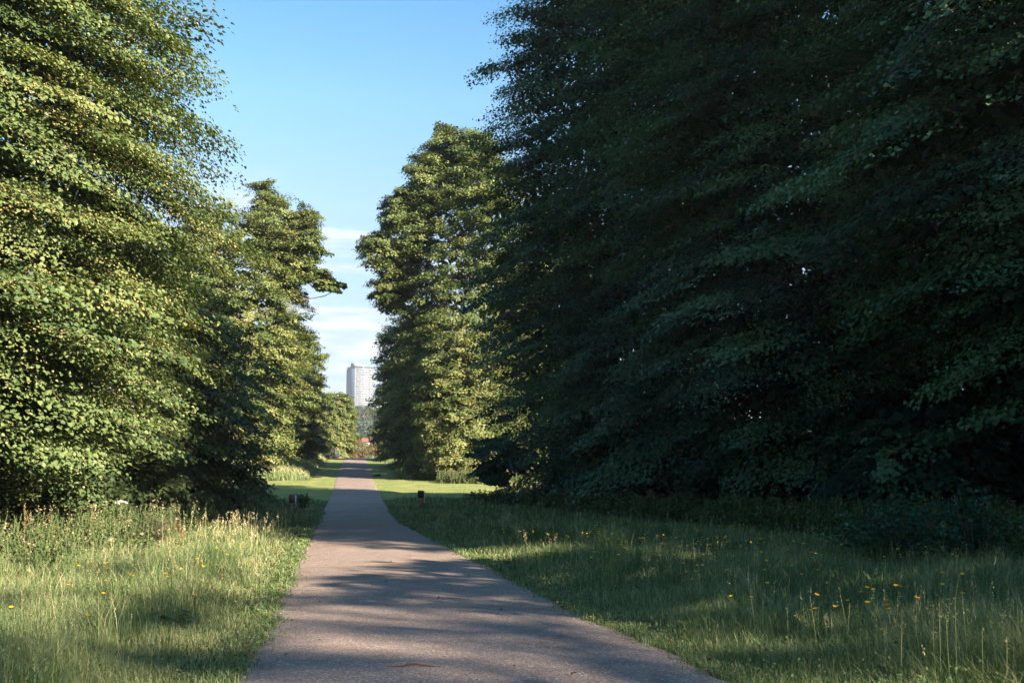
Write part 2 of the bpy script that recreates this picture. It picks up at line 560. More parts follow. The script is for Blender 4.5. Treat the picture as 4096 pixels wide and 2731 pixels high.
def add_foliage(g, rng, base, tips, L, width, droop, n_twig, n_leaf, size, flower, rounded, tint_mu, axis=None, sheet=0.07):
    """boughs ending at the given tips (relative to base): twigs along each, leaves round each twig"""
    nb = len(tips)
    o = tips[:, :2] - (0 if axis is None else axis)
    ln = np.linalg.norm(o, axis=1, keepdims=True)
    o = np.where(ln > 0.3, o / np.maximum(ln, 1e-6), unit(rng.normal(size=o.shape)))
    o3 = np.concatenate([o, np.zeros((nb, 1))], 1)
    s3 = np.stack([-o[:, 1], o[:, 0], np.zeros(nb)], 1)
    Lb = L * rng.uniform(0.7, 1.3, nb)
    slope = droop + rng.normal(0, 0.14, nb)
    bt = np.clip(tint_mu + rng.normal(0, 0.17, nb), 0.03, 0.76)
    bs = rng.uniform(0.75, 1.3, nb)
    bf = flower * rng.uniform(0.2, 1.9, nb)
    ti = np.repeat(np.arange(nb), n_twig)
    nt_ = len(ti)
    u = rng.beta(1.6, 1.0, nt_)
    v = rng.normal(0, 0.5, nt_) * width * np.sin(np.pi * (0.12 + 0.8 * u))
    tw = tips[ti] + o3[ti] * (-(1 - u) * Lb[ti])[:, None] + s3[ti] * v[:, None]
    tw[:, 2] += (slope[ti] * (u - 1) * Lb[ti]) - 0.16 * Lb[ti] * u * u - 0.22 * np.abs(v) + rng.normal(0, 0.08 * L / 2.5, nt_)
    li = np.repeat(np.arange(nt_), n_leaf)
    N = len(li)
    bi = ti[li]
    sg = 0.11 * L
    a = np.clip(rng.normal(0, 1, (N, 3)), -1.5, 1.5)
    P = tw[li] + o3[bi] * (a[:, :1] * sg * 1.5) + s3[bi] * (a[:, 1:2] * sg) 
    P[:, 2] += a[:, 2] * sg * sheet * 4 + slope[bi] * a[:, 0] * sg * 1.5
    tn_ = rng.normal(0, 0.16, (nt_, 3))
    nrm = np.array([0, 0, 0.68]) + o3[bi] * (0.34 - 0.5 * slope[bi])[:, None] + tn_[li] + s3[bi] * (0.35 * v / width)[li][:, None] + rng.normal(0, 0.19, (N, 3))
    dr = o3[bi] * 0.6 + s3[bi] * rng.normal(0, 0.5, N)[:, None] + np.array([0, 0, -0.75]) + rng.normal(0, 0.25, (N, 3))
    tint = np.clip(bt[bi] + rng.normal(0, 0.12, N), 0.0, 0.78)
    sz = size * rng.uniform(0.65, 1.25, N) * bs[bi]
    tf = bf[ti] * np.clip(rng.exponential(1.0, nt_), 0, 3.2)
    fl = rng.uniform(0, 1, N) < tf[li]
    tint[fl] = rng.uniform(0.84, 1.0, fl.sum())
    sz[fl] *= 0.5
    P[fl, 2] -= size * 0.3
    add_leaves(g, P + np.asarray(base), nrm, dr, sz, tint, 0.92, rounded)
    return tips - o3 * Lb[:, None] + np.stack([np.zeros(nb), np.zeros(nb), -slope * Lb], 1)


def lime(seed, x, y, R_, H, z0=0.8, n_b=300, n_twig=14, n_leaf=22, size=0.09, L=2.4, low=0.9, lump=0.07, flower=0.12, face=None,
         mat=None, rounded=False, tint=0.45, label='', lobes=(), droop=-0.35, droop_top=0.25, filler=2500, trunk_r=0.38, group='lime trees lining the path',
         sp=0.42, name='lime_tree', bare=(), dz=0.0, cat='tree', limbs=45, barkm=None, sheet=0.05, wide=0.5):
    rng = np.random.default_rng(seed)
    base = np.array([x, y, float(gz(x, y)) + dz])
    root = empty(name, base, label, cat, group)
    g = Geo()
    tp = crown_surface(rng, R_, H, z0, n_b, low, lump, face, L * sp)
    dr = np.interp(tp[:, 4], [0, 0.6, 1.0], [droop - 0.15, droop, droop_top])
    ins = add_foliage(g, rng, (0, 0, 0), tp[:, :3], L, L * wide, dr, n_twig, n_leaf, size, flower, rounded, tint, sheet=sheet)
    for (lx, ly, lz, lr, lh, nb) in lobes:            # limbs that carry foliage beyond the main crown (world coordinates)
        th = rng.uniform(0, 2 * np.pi, nb)
        cz = rng.uniform(-1, 1, nb)
        q = np.sqrt(1 - cz * cz)
        rr = rng.uniform(0.75, 1.05, nb)
        tl = np.stack([lr * q * rr * np.cos(th), lr * q * rr * np.sin(th), lh * cz * rr], 1) + np.array([lx, ly, lz]) - base
        d2 = np.interp(cz, [-1, 0.3, 1], [droop - 0.1, droop, droop_top])
        add_foliage(g, rng, (0, 0, 0), tl, min(L, lr * 0.8), min(L, lr * 0.8) * 0.62, d2, n_twig, n_leaf, size, flower, rounded, tint, axis=np.array([lx, ly]) * 1.0 - base[:2], sheet=sheet)
    # larger inner leaves, added to block light and tinted dark as crown shade
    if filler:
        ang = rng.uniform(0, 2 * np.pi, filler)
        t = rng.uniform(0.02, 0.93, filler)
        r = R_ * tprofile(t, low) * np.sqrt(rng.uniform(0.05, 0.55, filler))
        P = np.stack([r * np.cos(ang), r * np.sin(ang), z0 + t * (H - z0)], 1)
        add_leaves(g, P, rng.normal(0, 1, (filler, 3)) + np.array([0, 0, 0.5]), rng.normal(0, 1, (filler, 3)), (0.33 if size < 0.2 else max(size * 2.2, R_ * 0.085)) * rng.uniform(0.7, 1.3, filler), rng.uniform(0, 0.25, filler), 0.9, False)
    g.build('crown', mat or M_LIME, root)
    # trunk with limbs
    g = Geo()
    zs = np.linspace(-0.3, H * 0.86, 9)
    ax = np.cumsum(rng.normal(0, 0.12, (9, 2)), 0) * np.linspace(0, 1, 9)[:, None]
    ax[:2] = 0
    tr = trunk_r * np.interp(np.linspace(0, 1, 9), [0, 0.06, 0.5, 1], [1.35, 1.0, 0.62, 0.08])
    tpnt = np.column_stack([ax, zs])
    add_tube(g, tpnt, tr, 9)
    sel = rng.choice(len(ins), min(limbs, len(ins)), replace=False)
    for k in sel:
        e = ins[k]
        zt = max(min(e[2] - 0.25 * np.hypot(e[0], e[1]), H * 0.82), 0.6)
        s = np.array([np.interp(zt, zs, ax[:, 0]), np.interp(zt, zs, ax[:, 1]), zt])
        f = tp[k, :3]
        mid = 0.5 * (s + e) + rng.normal(0, 0.15, 3)
        add_tube(g, [s, mid, e, 0.4 * e + 0.6 * f + np.array([0, 0, -0.08])], trunk_r * np.array([0.24, 0.15, 0.09, 0.03]), 5)
    for k in range(len(ins) if rounded or size < 0.2 else 0):     # the twig each leaf spray hangs on
        e, f = ins[k], tp[k, :3]
        d = f - e
        q = np.array([0.0, 0.45, 0.8, 1.04])
        tw_ = e + d * q[:, None]
        tw_[:, 2] -= 0.16 * L * q * q + 0.02
        add_tube(g, tw_, [0.02, 0.013, 0.008, 0.004], 4, cap=False)
    for pts in bare:                                   # bare dead twigs standing clear of the leaves (world coordinates)
        q = np.array(pts) - base
        add_tube(g, q, np.linspace(0.055, 0.015, len(q)) * (1 if len(q) > 2 else 0.6), 5)
    g.build('trunk', barkm or M_BARK, root, smooth=True)
    return root


def pt(dx, dy, Y):
    """pixel of the 2352-wide view of the photo -> world point"""
    return at(dx * 1.7415, dy * 1.7415, Y)


def lobe(dx, dy, Y, r, h, nb):
    p = pt(dx, dy, Y)
    return (p[0], p[1], p[2], r, h, nb)


# left of the path, nearest
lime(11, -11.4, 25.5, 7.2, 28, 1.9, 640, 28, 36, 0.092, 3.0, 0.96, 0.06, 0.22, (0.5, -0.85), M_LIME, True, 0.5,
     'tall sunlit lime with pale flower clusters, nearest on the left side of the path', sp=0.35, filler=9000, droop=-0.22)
lime(12, -9.9, 37, 6.8, 10.8, 0.5, 260, 20, 24, 0.14, 2.4, 1.0, 0.06, 0.08, (0.6, -0.8), M_LIME, False, 0.36,
     'shaded lower lime behind the big sunlit one, left of the marker post')
lime(13, -17.5, 27, 6, 17, 0.4, 120, 12, 16, 0.3, 2.6, 1.0, 0.06, 0.05, (0.6, -0.8), M_LIMESHADE, False, 0.35, 'dark lime standing in the second row at the left edge')
lime(14, -18, 45, 6.5, 18, 0.4, 110, 12, 16, 0.32, 2.6, 1.0, 0.06, 0.05, (0.6, -0.8), M_LIMESHADE, False, 0.35, 'dark lime in the second row beside the left lawn')
# left, beyond the mown crossing
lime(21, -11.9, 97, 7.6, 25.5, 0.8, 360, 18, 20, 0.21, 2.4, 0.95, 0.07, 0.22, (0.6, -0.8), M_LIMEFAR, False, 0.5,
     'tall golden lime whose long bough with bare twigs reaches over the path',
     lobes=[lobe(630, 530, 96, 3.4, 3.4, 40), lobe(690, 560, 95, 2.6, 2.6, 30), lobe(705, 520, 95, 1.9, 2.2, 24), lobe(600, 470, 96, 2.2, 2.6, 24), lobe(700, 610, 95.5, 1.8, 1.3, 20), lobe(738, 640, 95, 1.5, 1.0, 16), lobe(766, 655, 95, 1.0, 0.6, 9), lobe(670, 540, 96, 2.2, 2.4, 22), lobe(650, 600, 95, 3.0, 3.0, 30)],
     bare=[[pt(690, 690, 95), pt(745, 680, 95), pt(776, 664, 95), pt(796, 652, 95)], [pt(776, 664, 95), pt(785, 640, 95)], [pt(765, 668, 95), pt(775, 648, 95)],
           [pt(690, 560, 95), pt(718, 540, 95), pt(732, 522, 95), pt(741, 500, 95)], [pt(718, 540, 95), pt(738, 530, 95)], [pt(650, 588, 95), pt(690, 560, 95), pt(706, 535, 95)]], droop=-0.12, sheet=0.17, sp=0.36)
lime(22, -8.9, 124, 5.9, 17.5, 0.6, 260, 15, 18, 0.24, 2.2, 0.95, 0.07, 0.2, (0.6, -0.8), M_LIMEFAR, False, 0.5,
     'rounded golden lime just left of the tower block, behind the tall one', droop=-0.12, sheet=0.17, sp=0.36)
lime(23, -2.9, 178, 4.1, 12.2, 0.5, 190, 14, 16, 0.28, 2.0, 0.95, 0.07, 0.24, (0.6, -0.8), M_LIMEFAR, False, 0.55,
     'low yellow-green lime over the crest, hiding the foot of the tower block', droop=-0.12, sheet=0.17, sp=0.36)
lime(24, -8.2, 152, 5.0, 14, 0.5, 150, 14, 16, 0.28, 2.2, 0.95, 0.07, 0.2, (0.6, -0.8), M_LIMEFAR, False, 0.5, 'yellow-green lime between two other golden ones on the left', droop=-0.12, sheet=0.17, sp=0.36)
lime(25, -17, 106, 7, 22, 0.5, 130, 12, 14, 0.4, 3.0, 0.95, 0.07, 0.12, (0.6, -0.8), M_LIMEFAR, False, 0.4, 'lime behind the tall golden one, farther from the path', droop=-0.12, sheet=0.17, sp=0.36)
# right of the path, the dark near row
lime(31, 17.8, 21, 7.0, 25, 2.4, 620, 24, 32, 0.10, 3.3, 0.55, 0.06, 0.08, (-0.75, -0.65), M_LIMESHADE, True, 0.45,
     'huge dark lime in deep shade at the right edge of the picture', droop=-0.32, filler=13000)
lime(32, 16.5, 32, 7.0, 27, 1.6, 560, 24, 28, 0.12, 3.3, 0.72, 0.07, 0.10, (-0.8, -0.6), M_LIMESHADE, False, 0.45,
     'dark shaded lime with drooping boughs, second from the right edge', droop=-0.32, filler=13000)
lime(33, 15.4, 41.5, 7.0, 31, 0.8, 460, 24, 26, 0.14, 3.4, 0.94, 0.07, 0.12, (-0.8, -0.6), M_LIMESHADE, False, 0.47,
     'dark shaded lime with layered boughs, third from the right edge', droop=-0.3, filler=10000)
lime(34, 13.6, 50.5, 6.7, 36, 0.7, 460, 24, 26, 0.15, 3.3, 0.94, 0.08, 0.10, (-0.85, -0.5), M_LIMESHADE, False, 0.42,
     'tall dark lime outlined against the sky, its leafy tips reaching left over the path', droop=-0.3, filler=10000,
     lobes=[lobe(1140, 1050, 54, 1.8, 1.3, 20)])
lime(35, 29, 30, 7, 25, 0.3, 120, 11, 14, 0.4, 3, 1.0, 0.06, 0.05, (-0.8, -0.6), M_LIMESHADE, False, 0.3, 'black shaded lime in the second row on the right', filler=5000)
lime(36, 27, 40, 7, 21, 0.3, 120, 11, 14, 0.4, 3, 1.0, 0.06, 0.05, (-0.8, -0.6), M_LIMESHADE, False, 0.3, 'black shaded lime deep in the second row on the right', filler=5000)
lime(46, 28, 16, 6.5, 22, 0.3, 110, 11, 14, 0.4, 3, 1.0, 0.06, 0.05, (-0.8, -0.6), M_LIMESHADE, False, 0.3, 'unseen second-row lime added behind the huge one to block sun', filler=5000)  # out of view, added to keep sun flecks off the dark row
lime(47, 31, -3, 6.5, 20, 0.3, 110, 11, 14, 0.4, 3, 1.0, 0.06, 0.05, None, M_LIMESHADE, False, 0.3, 'unseen lime added well outside the frame on the right to block sun', filler=4000)  # unseen, placed to stop sun coming in from behind right
lime(48, 37, 8, 7, 21, 0.3, 110, 11, 14, 0.4, 3, 1.0, 0.06, 0.05, None, M_LIMESHADE, False, 0.3, 'unseen third-row lime added outside the frame on the right to block sun', filler=4000)  # another unseen sun blocker for the low foliage
# off the frame to the right and behind the viewpoint, casting the shade on path and verge
lime(37, 22.5, 8.0, 6.4, 27, 1.5, 180, 11, 15, 0.28, 2.8, 0.9, 0.07, 0.05, None, M_LIMESHADE, False, 0.4, 'tall lime just outside the frame on the right', filler=1500)
lime(38, 14.5, 4.0, 3.7, 8.8, 0.6, 95, 11, 11, 0.2, 2.0, 0.9, 0.14, 0.05, None, M_LIMESHADE, False, 0.4, 'small lime just outside the frame, right of the path', filler=700)
lime(39, 30.1, -21.7, 3.8, 22.8, 16.6, 37, 11, 10, 0.2, 1.7, 0.9, 0.2, 0.05, None, M_LIMESHADE, False, 0.4, 'unseen tall tree behind the viewpoint, thin crown shaped to dapple the path', filler=60)  # out of view, crown set high and sparse for soft dapple
lime(49, 12.9, 1.5, 2.7, 8.6, 1.6, 60, 11, 11, 0.2, 1.6, 0.9, 0.15, 0.05, None, M_LIMESHADE, False, 0.4, 'unseen small tree added beside the viewpoint to shade the right verge', filler=200)  # unseen, fills the gap where sun reached the right verge
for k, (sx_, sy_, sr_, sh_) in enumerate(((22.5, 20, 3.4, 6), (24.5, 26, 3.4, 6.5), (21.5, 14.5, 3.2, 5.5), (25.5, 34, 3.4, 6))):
    lime(110 + k, sx_, sy_, sr_, sh_, 0.15, 60, 10, 12, 0.3, 2.0, 1.0, 0.08, 0.0, None, M_LIMESHADE, False, 0.25, 'added bush blocking low sun ' + ('behind the huge lime', 'behind the second dark lime', 'at the right frame edge', 'behind the third dark lime')[k], filler=1800, name='holly_bush', group='understorey bushes', trunk_r=0.12, cat='bush')  # dense bushes added to stop low sun passing under the limes
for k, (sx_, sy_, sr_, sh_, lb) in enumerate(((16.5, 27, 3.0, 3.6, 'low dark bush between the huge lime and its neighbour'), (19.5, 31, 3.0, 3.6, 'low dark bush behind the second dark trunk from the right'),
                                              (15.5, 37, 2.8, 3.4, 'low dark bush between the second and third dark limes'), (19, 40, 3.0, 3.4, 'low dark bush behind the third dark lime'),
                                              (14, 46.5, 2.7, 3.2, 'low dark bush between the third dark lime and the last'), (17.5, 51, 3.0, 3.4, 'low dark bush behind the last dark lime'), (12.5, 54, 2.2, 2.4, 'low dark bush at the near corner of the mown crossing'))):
    lime(120 + k, sx_, sy_, sr_, sh_, 0.1, 90, 12, 14, 0.17, 1.6, 1.0, 0.1, 0.0, (-0.7, -0.7), M_LIMESHADE, False, 0.35, lb, filler=1500, name='holly_bush', group='understorey bushes', trunk_r=0.08, cat='bush', limbs=20)
lime(40, 27.4, -27.0, 3.6, 22.4, 15.6, 46, 11, 11, 0.2, 1.7, 0.9, 0.2, 0.05, None, M_LIMESHADE, False, 0.4, 'unseen tall tree farther behind the viewpoint, thin crown shaped to dapple the ground', filler=60)  # second unseen dapple caster, its crown kept high and thin
# right, beyond the mown crossing
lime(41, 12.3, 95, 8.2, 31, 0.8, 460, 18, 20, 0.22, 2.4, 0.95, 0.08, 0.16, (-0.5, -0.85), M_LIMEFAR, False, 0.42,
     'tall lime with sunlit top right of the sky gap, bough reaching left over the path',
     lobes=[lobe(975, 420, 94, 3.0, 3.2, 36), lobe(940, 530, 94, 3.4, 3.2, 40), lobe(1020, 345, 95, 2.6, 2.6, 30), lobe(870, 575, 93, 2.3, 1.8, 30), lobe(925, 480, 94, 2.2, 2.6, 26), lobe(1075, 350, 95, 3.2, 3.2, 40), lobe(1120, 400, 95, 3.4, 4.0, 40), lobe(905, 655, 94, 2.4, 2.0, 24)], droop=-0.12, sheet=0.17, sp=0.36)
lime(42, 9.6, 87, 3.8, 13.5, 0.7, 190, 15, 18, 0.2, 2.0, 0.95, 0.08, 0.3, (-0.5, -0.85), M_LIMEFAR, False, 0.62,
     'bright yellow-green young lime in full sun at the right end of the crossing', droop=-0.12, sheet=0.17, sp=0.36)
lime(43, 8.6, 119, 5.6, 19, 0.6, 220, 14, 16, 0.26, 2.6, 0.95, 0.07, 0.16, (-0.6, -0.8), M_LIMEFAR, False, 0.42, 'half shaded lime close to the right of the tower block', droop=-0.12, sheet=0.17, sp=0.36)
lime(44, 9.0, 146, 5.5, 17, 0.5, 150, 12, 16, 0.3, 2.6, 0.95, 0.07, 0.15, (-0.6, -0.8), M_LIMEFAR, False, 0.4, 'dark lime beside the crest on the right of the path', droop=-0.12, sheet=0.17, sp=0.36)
lime(45, 21, 104, 8, 28, 0.5, 150, 12, 14, 0.4, 3.2, 0.95, 0.07, 0.1, (-0.6, -0.8), M_LIMESHADE, False, 0.4, 'dark lime showing through the leaves behind the tall right one')

# ------------------------------------------------------------------ grass
def patch(x, y, s=0.0):
    return (np.sin(0.9 * x + 0.6 * y + s) + np.sin(1.9 * x - 1.3 * y + 2 * s + 1) + 0.8 * np.sin(3.7 * x + 2.9 * y + 3 * s) + 0.6 * np.sin(7.1 * x - 5.3 * y + s)) / 3.4


def add_blades(g, rng, x, y, h, w, lean, tint, z=None):
    N = len(x)
    z = (gz(x, y) if z is None else z) - 0.015
    a = rng.uniform(0, 2 * np.pi, N)
    b = a + np.pi / 2 + rng.normal(0, 0.5, N)
    D = np.stack([np.cos(a), np.sin(a), np.zeros(N)], 1)
    Sd = np.stack([np.cos(b), np.sin(b), np.zeros(N)], 1)
    B = np.stack([x, y, z], 1)
    up_ = np.array([0, 0, 1.0])
    h = h[:, None]; w = w[:, None]; lean = lean[:, None]
    m = B + up_ * h * 0.58 + D * h * lean * 0.3
    t = B + up_ * h * np.sqrt(np.clip(1.02 - 0.55 * lean ** 2, 0.2, 1)) + D * h * lean
    V = np.stack([B - Sd * w * 0.5, B + Sd * w * 0.5, m + Sd * w * 0.4, m - Sd * w * 0.4, t], 1)
    k = np.arange(N)[:, None] * 5
    tt = np.repeat(tint, 5)
    n0 = g.n
    g.add(V.reshape(-1, 3), k + np.array([[0, 1, 2, 3]]), tt)
    g.n = n0                                    # the tip triangles use the same vertices
    g.loops.append((k + np.array([[3, 2, 4]]) + n0).reshape(-1).astype(np.int32))
    g.tot.append(np.full(N, 3, dtype=np.int32))
    g.m.append(np.zeros(N, dtype=np.int32))
    g.n = n0 + N * 5


def spread(rng, N, y0, y1, l=-0.42, r=0.76, pad=1.0):
    y = np.exp(rng.uniform(math.log(y0), math.log(y1), N))
    x = rng.uniform(l, r, N) * y + rng.uniform(-pad, pad, N)
    return x, y


def turfmask(x, y):
    """1 where the grass is mown short"""
    e = edge_dist(x, y)
    lawn = np.clip(1 - np.clip((np.abs(y - 74.5) - 12.5 - 0.6 * np.sin(x * 1.3)) / 1.2, 0, 1), 0, 1)
    st = np.clip((2.6 - e) / 0.8, 0, 1) * np.clip((y - 84) / 4, 0, 1)
    return np.maximum(lawn, st)


def add_heads(g, rng, x, y, h, w, n=9, tint=(0.86, 1.0), ln=0.13, sz=0.022):
    """flowering grass stalks: stem and a loose seed head"""
    N = len(x)
    lean = rng.uniform(0.03, 0.3, N)
    z = gz(x, y)
    a = rng.uniform(0, 2 * np.pi, N)
    D = np.stack([np.cos(a) * lean, np.sin(a) * lean, np.sqrt(1 - lean ** 2)], 1)
    Sd = np.stack([-np.sin(a), np.cos(a), np.zeros(N)], 1)
    B = np.stack([x, y, z - 0.02], 1)
    T = B + D * h[:, None]
    V = np.stack([B - Sd * w[:, None] * 0.5, B + Sd * w[:, None] * 0.5, T + Sd * w[:, None] * 0.3, T - Sd * w[:, None] * 0.3], 1)
    g.add(V.reshape(-1, 3), np.arange(N)[:, None] * 4 + np.array([[0, 1, 2, 3]]), np.repeat(rng.uniform(0.6, 0.84, N), 4))
    i = np.repeat(np.arange(N), n)
    M = len(i)
    q = rng.uniform(0, 1, M)
    P = T[i] - D[i] * (q * ln * np.repeat(h / 0.6, n))[:, None] + rng.normal(0, 1, (M, 3)) * (0.007 + 0.010 * q)[:, None] * np.repeat(w / 0.004, n)[:, None] * 0.8
    add_leaves(g, P, rng.normal(0, 1, (M, 3)), D[i] + rng.normal(0, 0.5, (M, 3)), np.repeat(w / 0.004, n) * sz * rng.uniform(0.6, 1.3, M), rng.uniform(*tint, M), 0.5, False)


rng = np.random.default_rng(5)
g = Geo()
x, y = spread(rng, 560000, 4.6, 66)
e = edge_dist(x, y)
k = (e > -0.01 - 0.16 * rng.uniform(0, 1, len(x)) ** 4) & (rng.uniform(0, 1, len(x)) < 1 - 0.75 * turfmask(x, y)) & (x > -13) & (x < 22)
x, y, e = x[k], y[k], e[k]
pt_ = patch(x, y)
left = x < 0
tall = np.clip((e - 0.25 + 0.18 * patch(x, y, 2.0)) / np.where(left, 1.0, 1.2), 0, 1)
hm = 0.045 + tall * (0.23 + 0.10 * pt_) * np.where(left, np.where(y < 12, 0.85, 1.1), 0.92)
hm = hm * (1 - turfmask(x, y)) + 0.045 * turfmask(x, y)
h = np.clip(hm, 0.03, 1) * rng.uniform(0.55, 1.35, len(x))
wd = np.clip(0.00055 * y, 0.0035, 0.05) * rng.uniform(0.7, 1.3, len(x)) * np.where(tall > 0.3, 1.0, 0.85)
tn = np.clip(0.40 + 0.06 * left + 0.17 * patch(x, y, 4.0) + rng.normal(0, 0.17, len(x)) + 0.14 * (1 - tall), 0, 0.84)
buff = rng.uniform(0, 1, len(x)) < 0.06 + 0.10 * left * np.clip((y - 10) / 6, 0, 1)
tn[buff] = rng.uniform(0.78, 0.95, buff.sum())
add_blades(g, rng, x, y, h * 1.08, wd, np.clip(0.15 + rng.beta(1.6, 1.8, len(x)) * 0.95, 0, 1.1), tn)
# clover and small broad leaves among the blades
x, y = spread(rng, 90000, 4.8, 40)
e = edge_dist(x, y)
k = (e > 0.02) & (patch(x * 1.7, y * 1.7, 9.0) > -0.1) & (x > -9) & (x < 14)
x, y, e = x[k], y[k], e[k]
zz = gz(x, y) + rng.uniform(0.01, 1.0, len(x)) ** 1.5 * np.clip(0.05 + 0.2 * (e - 0.2), 0.04, 0.26)
add_leaves(g, np.stack([x, y, zz], 1), np.array([0, 0, 0.9]) + rng.normal(0, 0.4, (len(x), 3)), rng.normal(0, 1, (len(x), 3)), np.clip(0.0022 * y, 0.018, 0.09) * rng.uniform(0.6, 1.5, len(x)), np.clip(rng.normal(0.36, 0.12, len(x)), 0, 0.7), 0.75, False)
# tussocks standing out of the sward
cy_ = np.exp(rng.uniform(math.log(6), math.log(40), 170))
cx_ = np.where(rng.uniform(0, 1, 170) < 0.45, xl(cy_) - 0.7 - rng.gamma(2, 1.0, 170), xr(cy_) + 0.9 + rng.gamma(2, 1.6, 170))
k = (cx_ > -9) & (cx_ < 14)
cy_, cx_ = cy_[k], cx_[k]
m = 70
ct = np.repeat(rng.uniform(0.15, 0.75, len(cx_)), m)
x = np.repeat(cx_, m) + rng.normal(0, 0.09, m * len(cx_))
y = np.repeat(cy_, m) + rng.normal(0, 0.09, m * len(cx_))
add_blades(g, rng, x, y, rng.uniform(0.3, 0.62, len(x)), np.clip(0.0006 * y, 0.005, 0.02), np.clip(rng.beta(1.6, 1.6, len(x)) * 1.05, 0, 1.05), np.clip(ct + rng.normal(0, 0.1, len(x)), 0, 0.9))
# blades and creeping leaves lying over the edges of the tarmac
n = 26000
y = np.exp(rng.uniform(math.log(4.8), math.log(48), n))
sd_ = np.where(rng.uniform(0, 1, n) < 0.5, -1, 1)
off = rng.normal(0.03, 0.09, n) + 0.07 * np.maximum(patch(y * 2.3, y * 0.7, 1.0), 0) * -1
x = np.where(sd_ < 0, xl(y) - off, xr(y) + off)
hgt = rng.uniform(0.03, 0.11, n)
add_blades(g, rng, x[:14000], y[:14000], hgt[:14000], np.clip(0.0007 * y[:14000], 0.004, 0.03), rng.uniform(0.5, 1.1, 14000), np.clip(rng.normal(0.5, 0.16, 14000), 0, 0.9), z=prof(y[:14000]) + 0.02)
x, y = x[14000:], y[14000:]
add_leaves(g, np.stack([x, y, prof(y) + rng.uniform(0.015, 0.05, len(x))], 1), np.array([0, 0, 1.0]) + rng.normal(0, 0.35, (len(x), 3)), rng.normal(0, 1, (len(x), 3)), np.clip(0.0022 * y, 0.015, 0.07) * rng.uniform(0.6, 1.4, len(x)), np.clip(rng.normal(0.42, 0.16, len(x)), 0, 1), 0.8, False)
# mown crossing
x, y = spread(rng, 60000, 58, 92)
k = (edge_dist(x, y) > 0) & (turfmask(x, y) > 0.3)
x, y = x[k], y[k]
add_blades(g, rng, x, y, rng.uniform(0.02, 0.06, len(x)), rng.uniform(0.02, 0.05, len(x)), rng.uniform(0.2, 0.9, len(x)), np.clip(rng.normal(0.6, 0.1, len(x)), 0, 0.8))
# long dry grass beyond the crossing
x, y = spread(rng, 110000, 86, 165, -0.16, 0.3, 0.5)
e = edge_dist(x, y)
k = (turfmask(x, y) < 0.25) & (e > 0.05)
x, y, e = x[k], y[k], e[k]
dry = (x < 0) & (y > 92)
hh = np.where(dry, 0.8, 0.55) * rng.uniform(0.5, 1.25, len(x)) * np.clip((e - 1.8) / 1.6, 0.12, 1)
add_blades(g, rng, x, y, hh, rng.uniform(0.03, 0.07, len(x)), rng.uniform(0.1, 0.6, len(x)), np.clip(np.where(dry, 0.74, 0.5) + rng.normal(0, 0.12, len(x)), 0, 1))
# flowering stalks
x, y = spread(rng, 4200, 5.5, 60)
e = edge_dist(x, y)
k = (e > 0.9) & (turfmask(x, y) < 0.2) & (x > -9) & (x < 15) & (patch(x, y, 7.0) > -0.25)
x, y = x[k], y[k]
add_heads(g, rng, x, y, rng.uniform(0.32, 0.6, len(x)), np.clip(0.00024 * y, 0.0025, 0.014), 9, (0.74, 0.95))
y = rng.uniform(19, 30, 190)
x = xl(y) - 0.6 - rng.gamma(2.0, 0.6, 190)
add_heads(g, rng, x, y, rng.uniform(0.4, 0.85, 190), np.full(190, 0.006), 10, (0.86, 1.0), 0.13)
y = rng.uniform(6.2, 9.5, 60)
x = xr(y) + rng.uniform(0.8, 3.6, 60)
add_heads(g, rng, x, y, rng.uniform(0.28, 0.46, 60), np.full(60, 0.003), 22, (0.70, 0.92), 0.14, 0.016)
tag(g.build('grass', M_GRASS), kind='stuff')


# ------------------------------------------------------------------ undergrowth along the tree line
def add_herbs(g, rng, x, y, h, leaf, tint_mu=0.45, pairs=7, flower=0.1):
    N = len(x)
    z = gz(x, y)
    ln = rng.normal(0, 0.16, (N, 2))
    B = np.stack([x, y, z - 0.03], 1)
    T = B + np.stack([ln[:, 0] * h, ln[:, 1] * h, h], 1)
    Sd = np.tile(np.array([1.0, 0.15, 0]), (N, 1))
    wd = 0.1 * leaf
    V = np.stack([B - Sd * wd[:, None], B + Sd * wd[:, None], T + Sd * wd[:, None] * 0.5, T - Sd * wd[:, None] * 0.5], 1)
    g.add(V.reshape(-1, 3), np.arange(N)[:, None] * 4 + np.array([[0, 1, 2, 3]]), np.repeat(rng.uniform(0.4, 0.85, N), 4))
    m = pairs * 2
    i = np.repeat(np.arange(N), m)
    q = np.tile(np.repeat(np.linspace(0.22, 1.0, pairs), 2), N) + rng.normal(0, 0.03, N * m)
    a = np.tile(np.arange(m) * np.pi + np.repeat(np.arange(pairs), 2) * 1.4, N) + rng.normal(0, 0.35, N * m) + np.repeat(rng.uniform(0, 6.28, N), m)
    D = np.stack([np.cos(a), np.sin(a), rng.normal(-0.25, 0.25, N * m)], 1)
    P = B[i] + (T[i] - B[i]) * q[:, None]
    nrm = np.array([0, 0, 1.0]) + 0.45 * D + rng.normal(0, 0.25, (N * m, 3))
    add_leaves(g, P, nrm, D, leaf[i] * rng.uniform(0.6, 1.2, N * m) * (1.25 - 0.6 * q), np.clip(tint_mu + rng.normal(0, 0.13, N * m), 0, 0.8), 0.62, False)
    f = rng.uniform(0, 1, N) < flower
    if f.any():
        j = np.repeat(np.nonzero(f)[0], 14)
        P = T[j] + rng.normal(0, 1, (len(j), 3)) * leaf[j][:, None] * np.array([0.25, 0.25, 0.7])
        add_leaves(g, P, rng.normal(0, 1, (len(j), 3)), rng.normal(0, 1, (len(j), 3)), leaf[j] * 0.35, rng.uniform(0.86, 1, len(j)), 0.7, False)


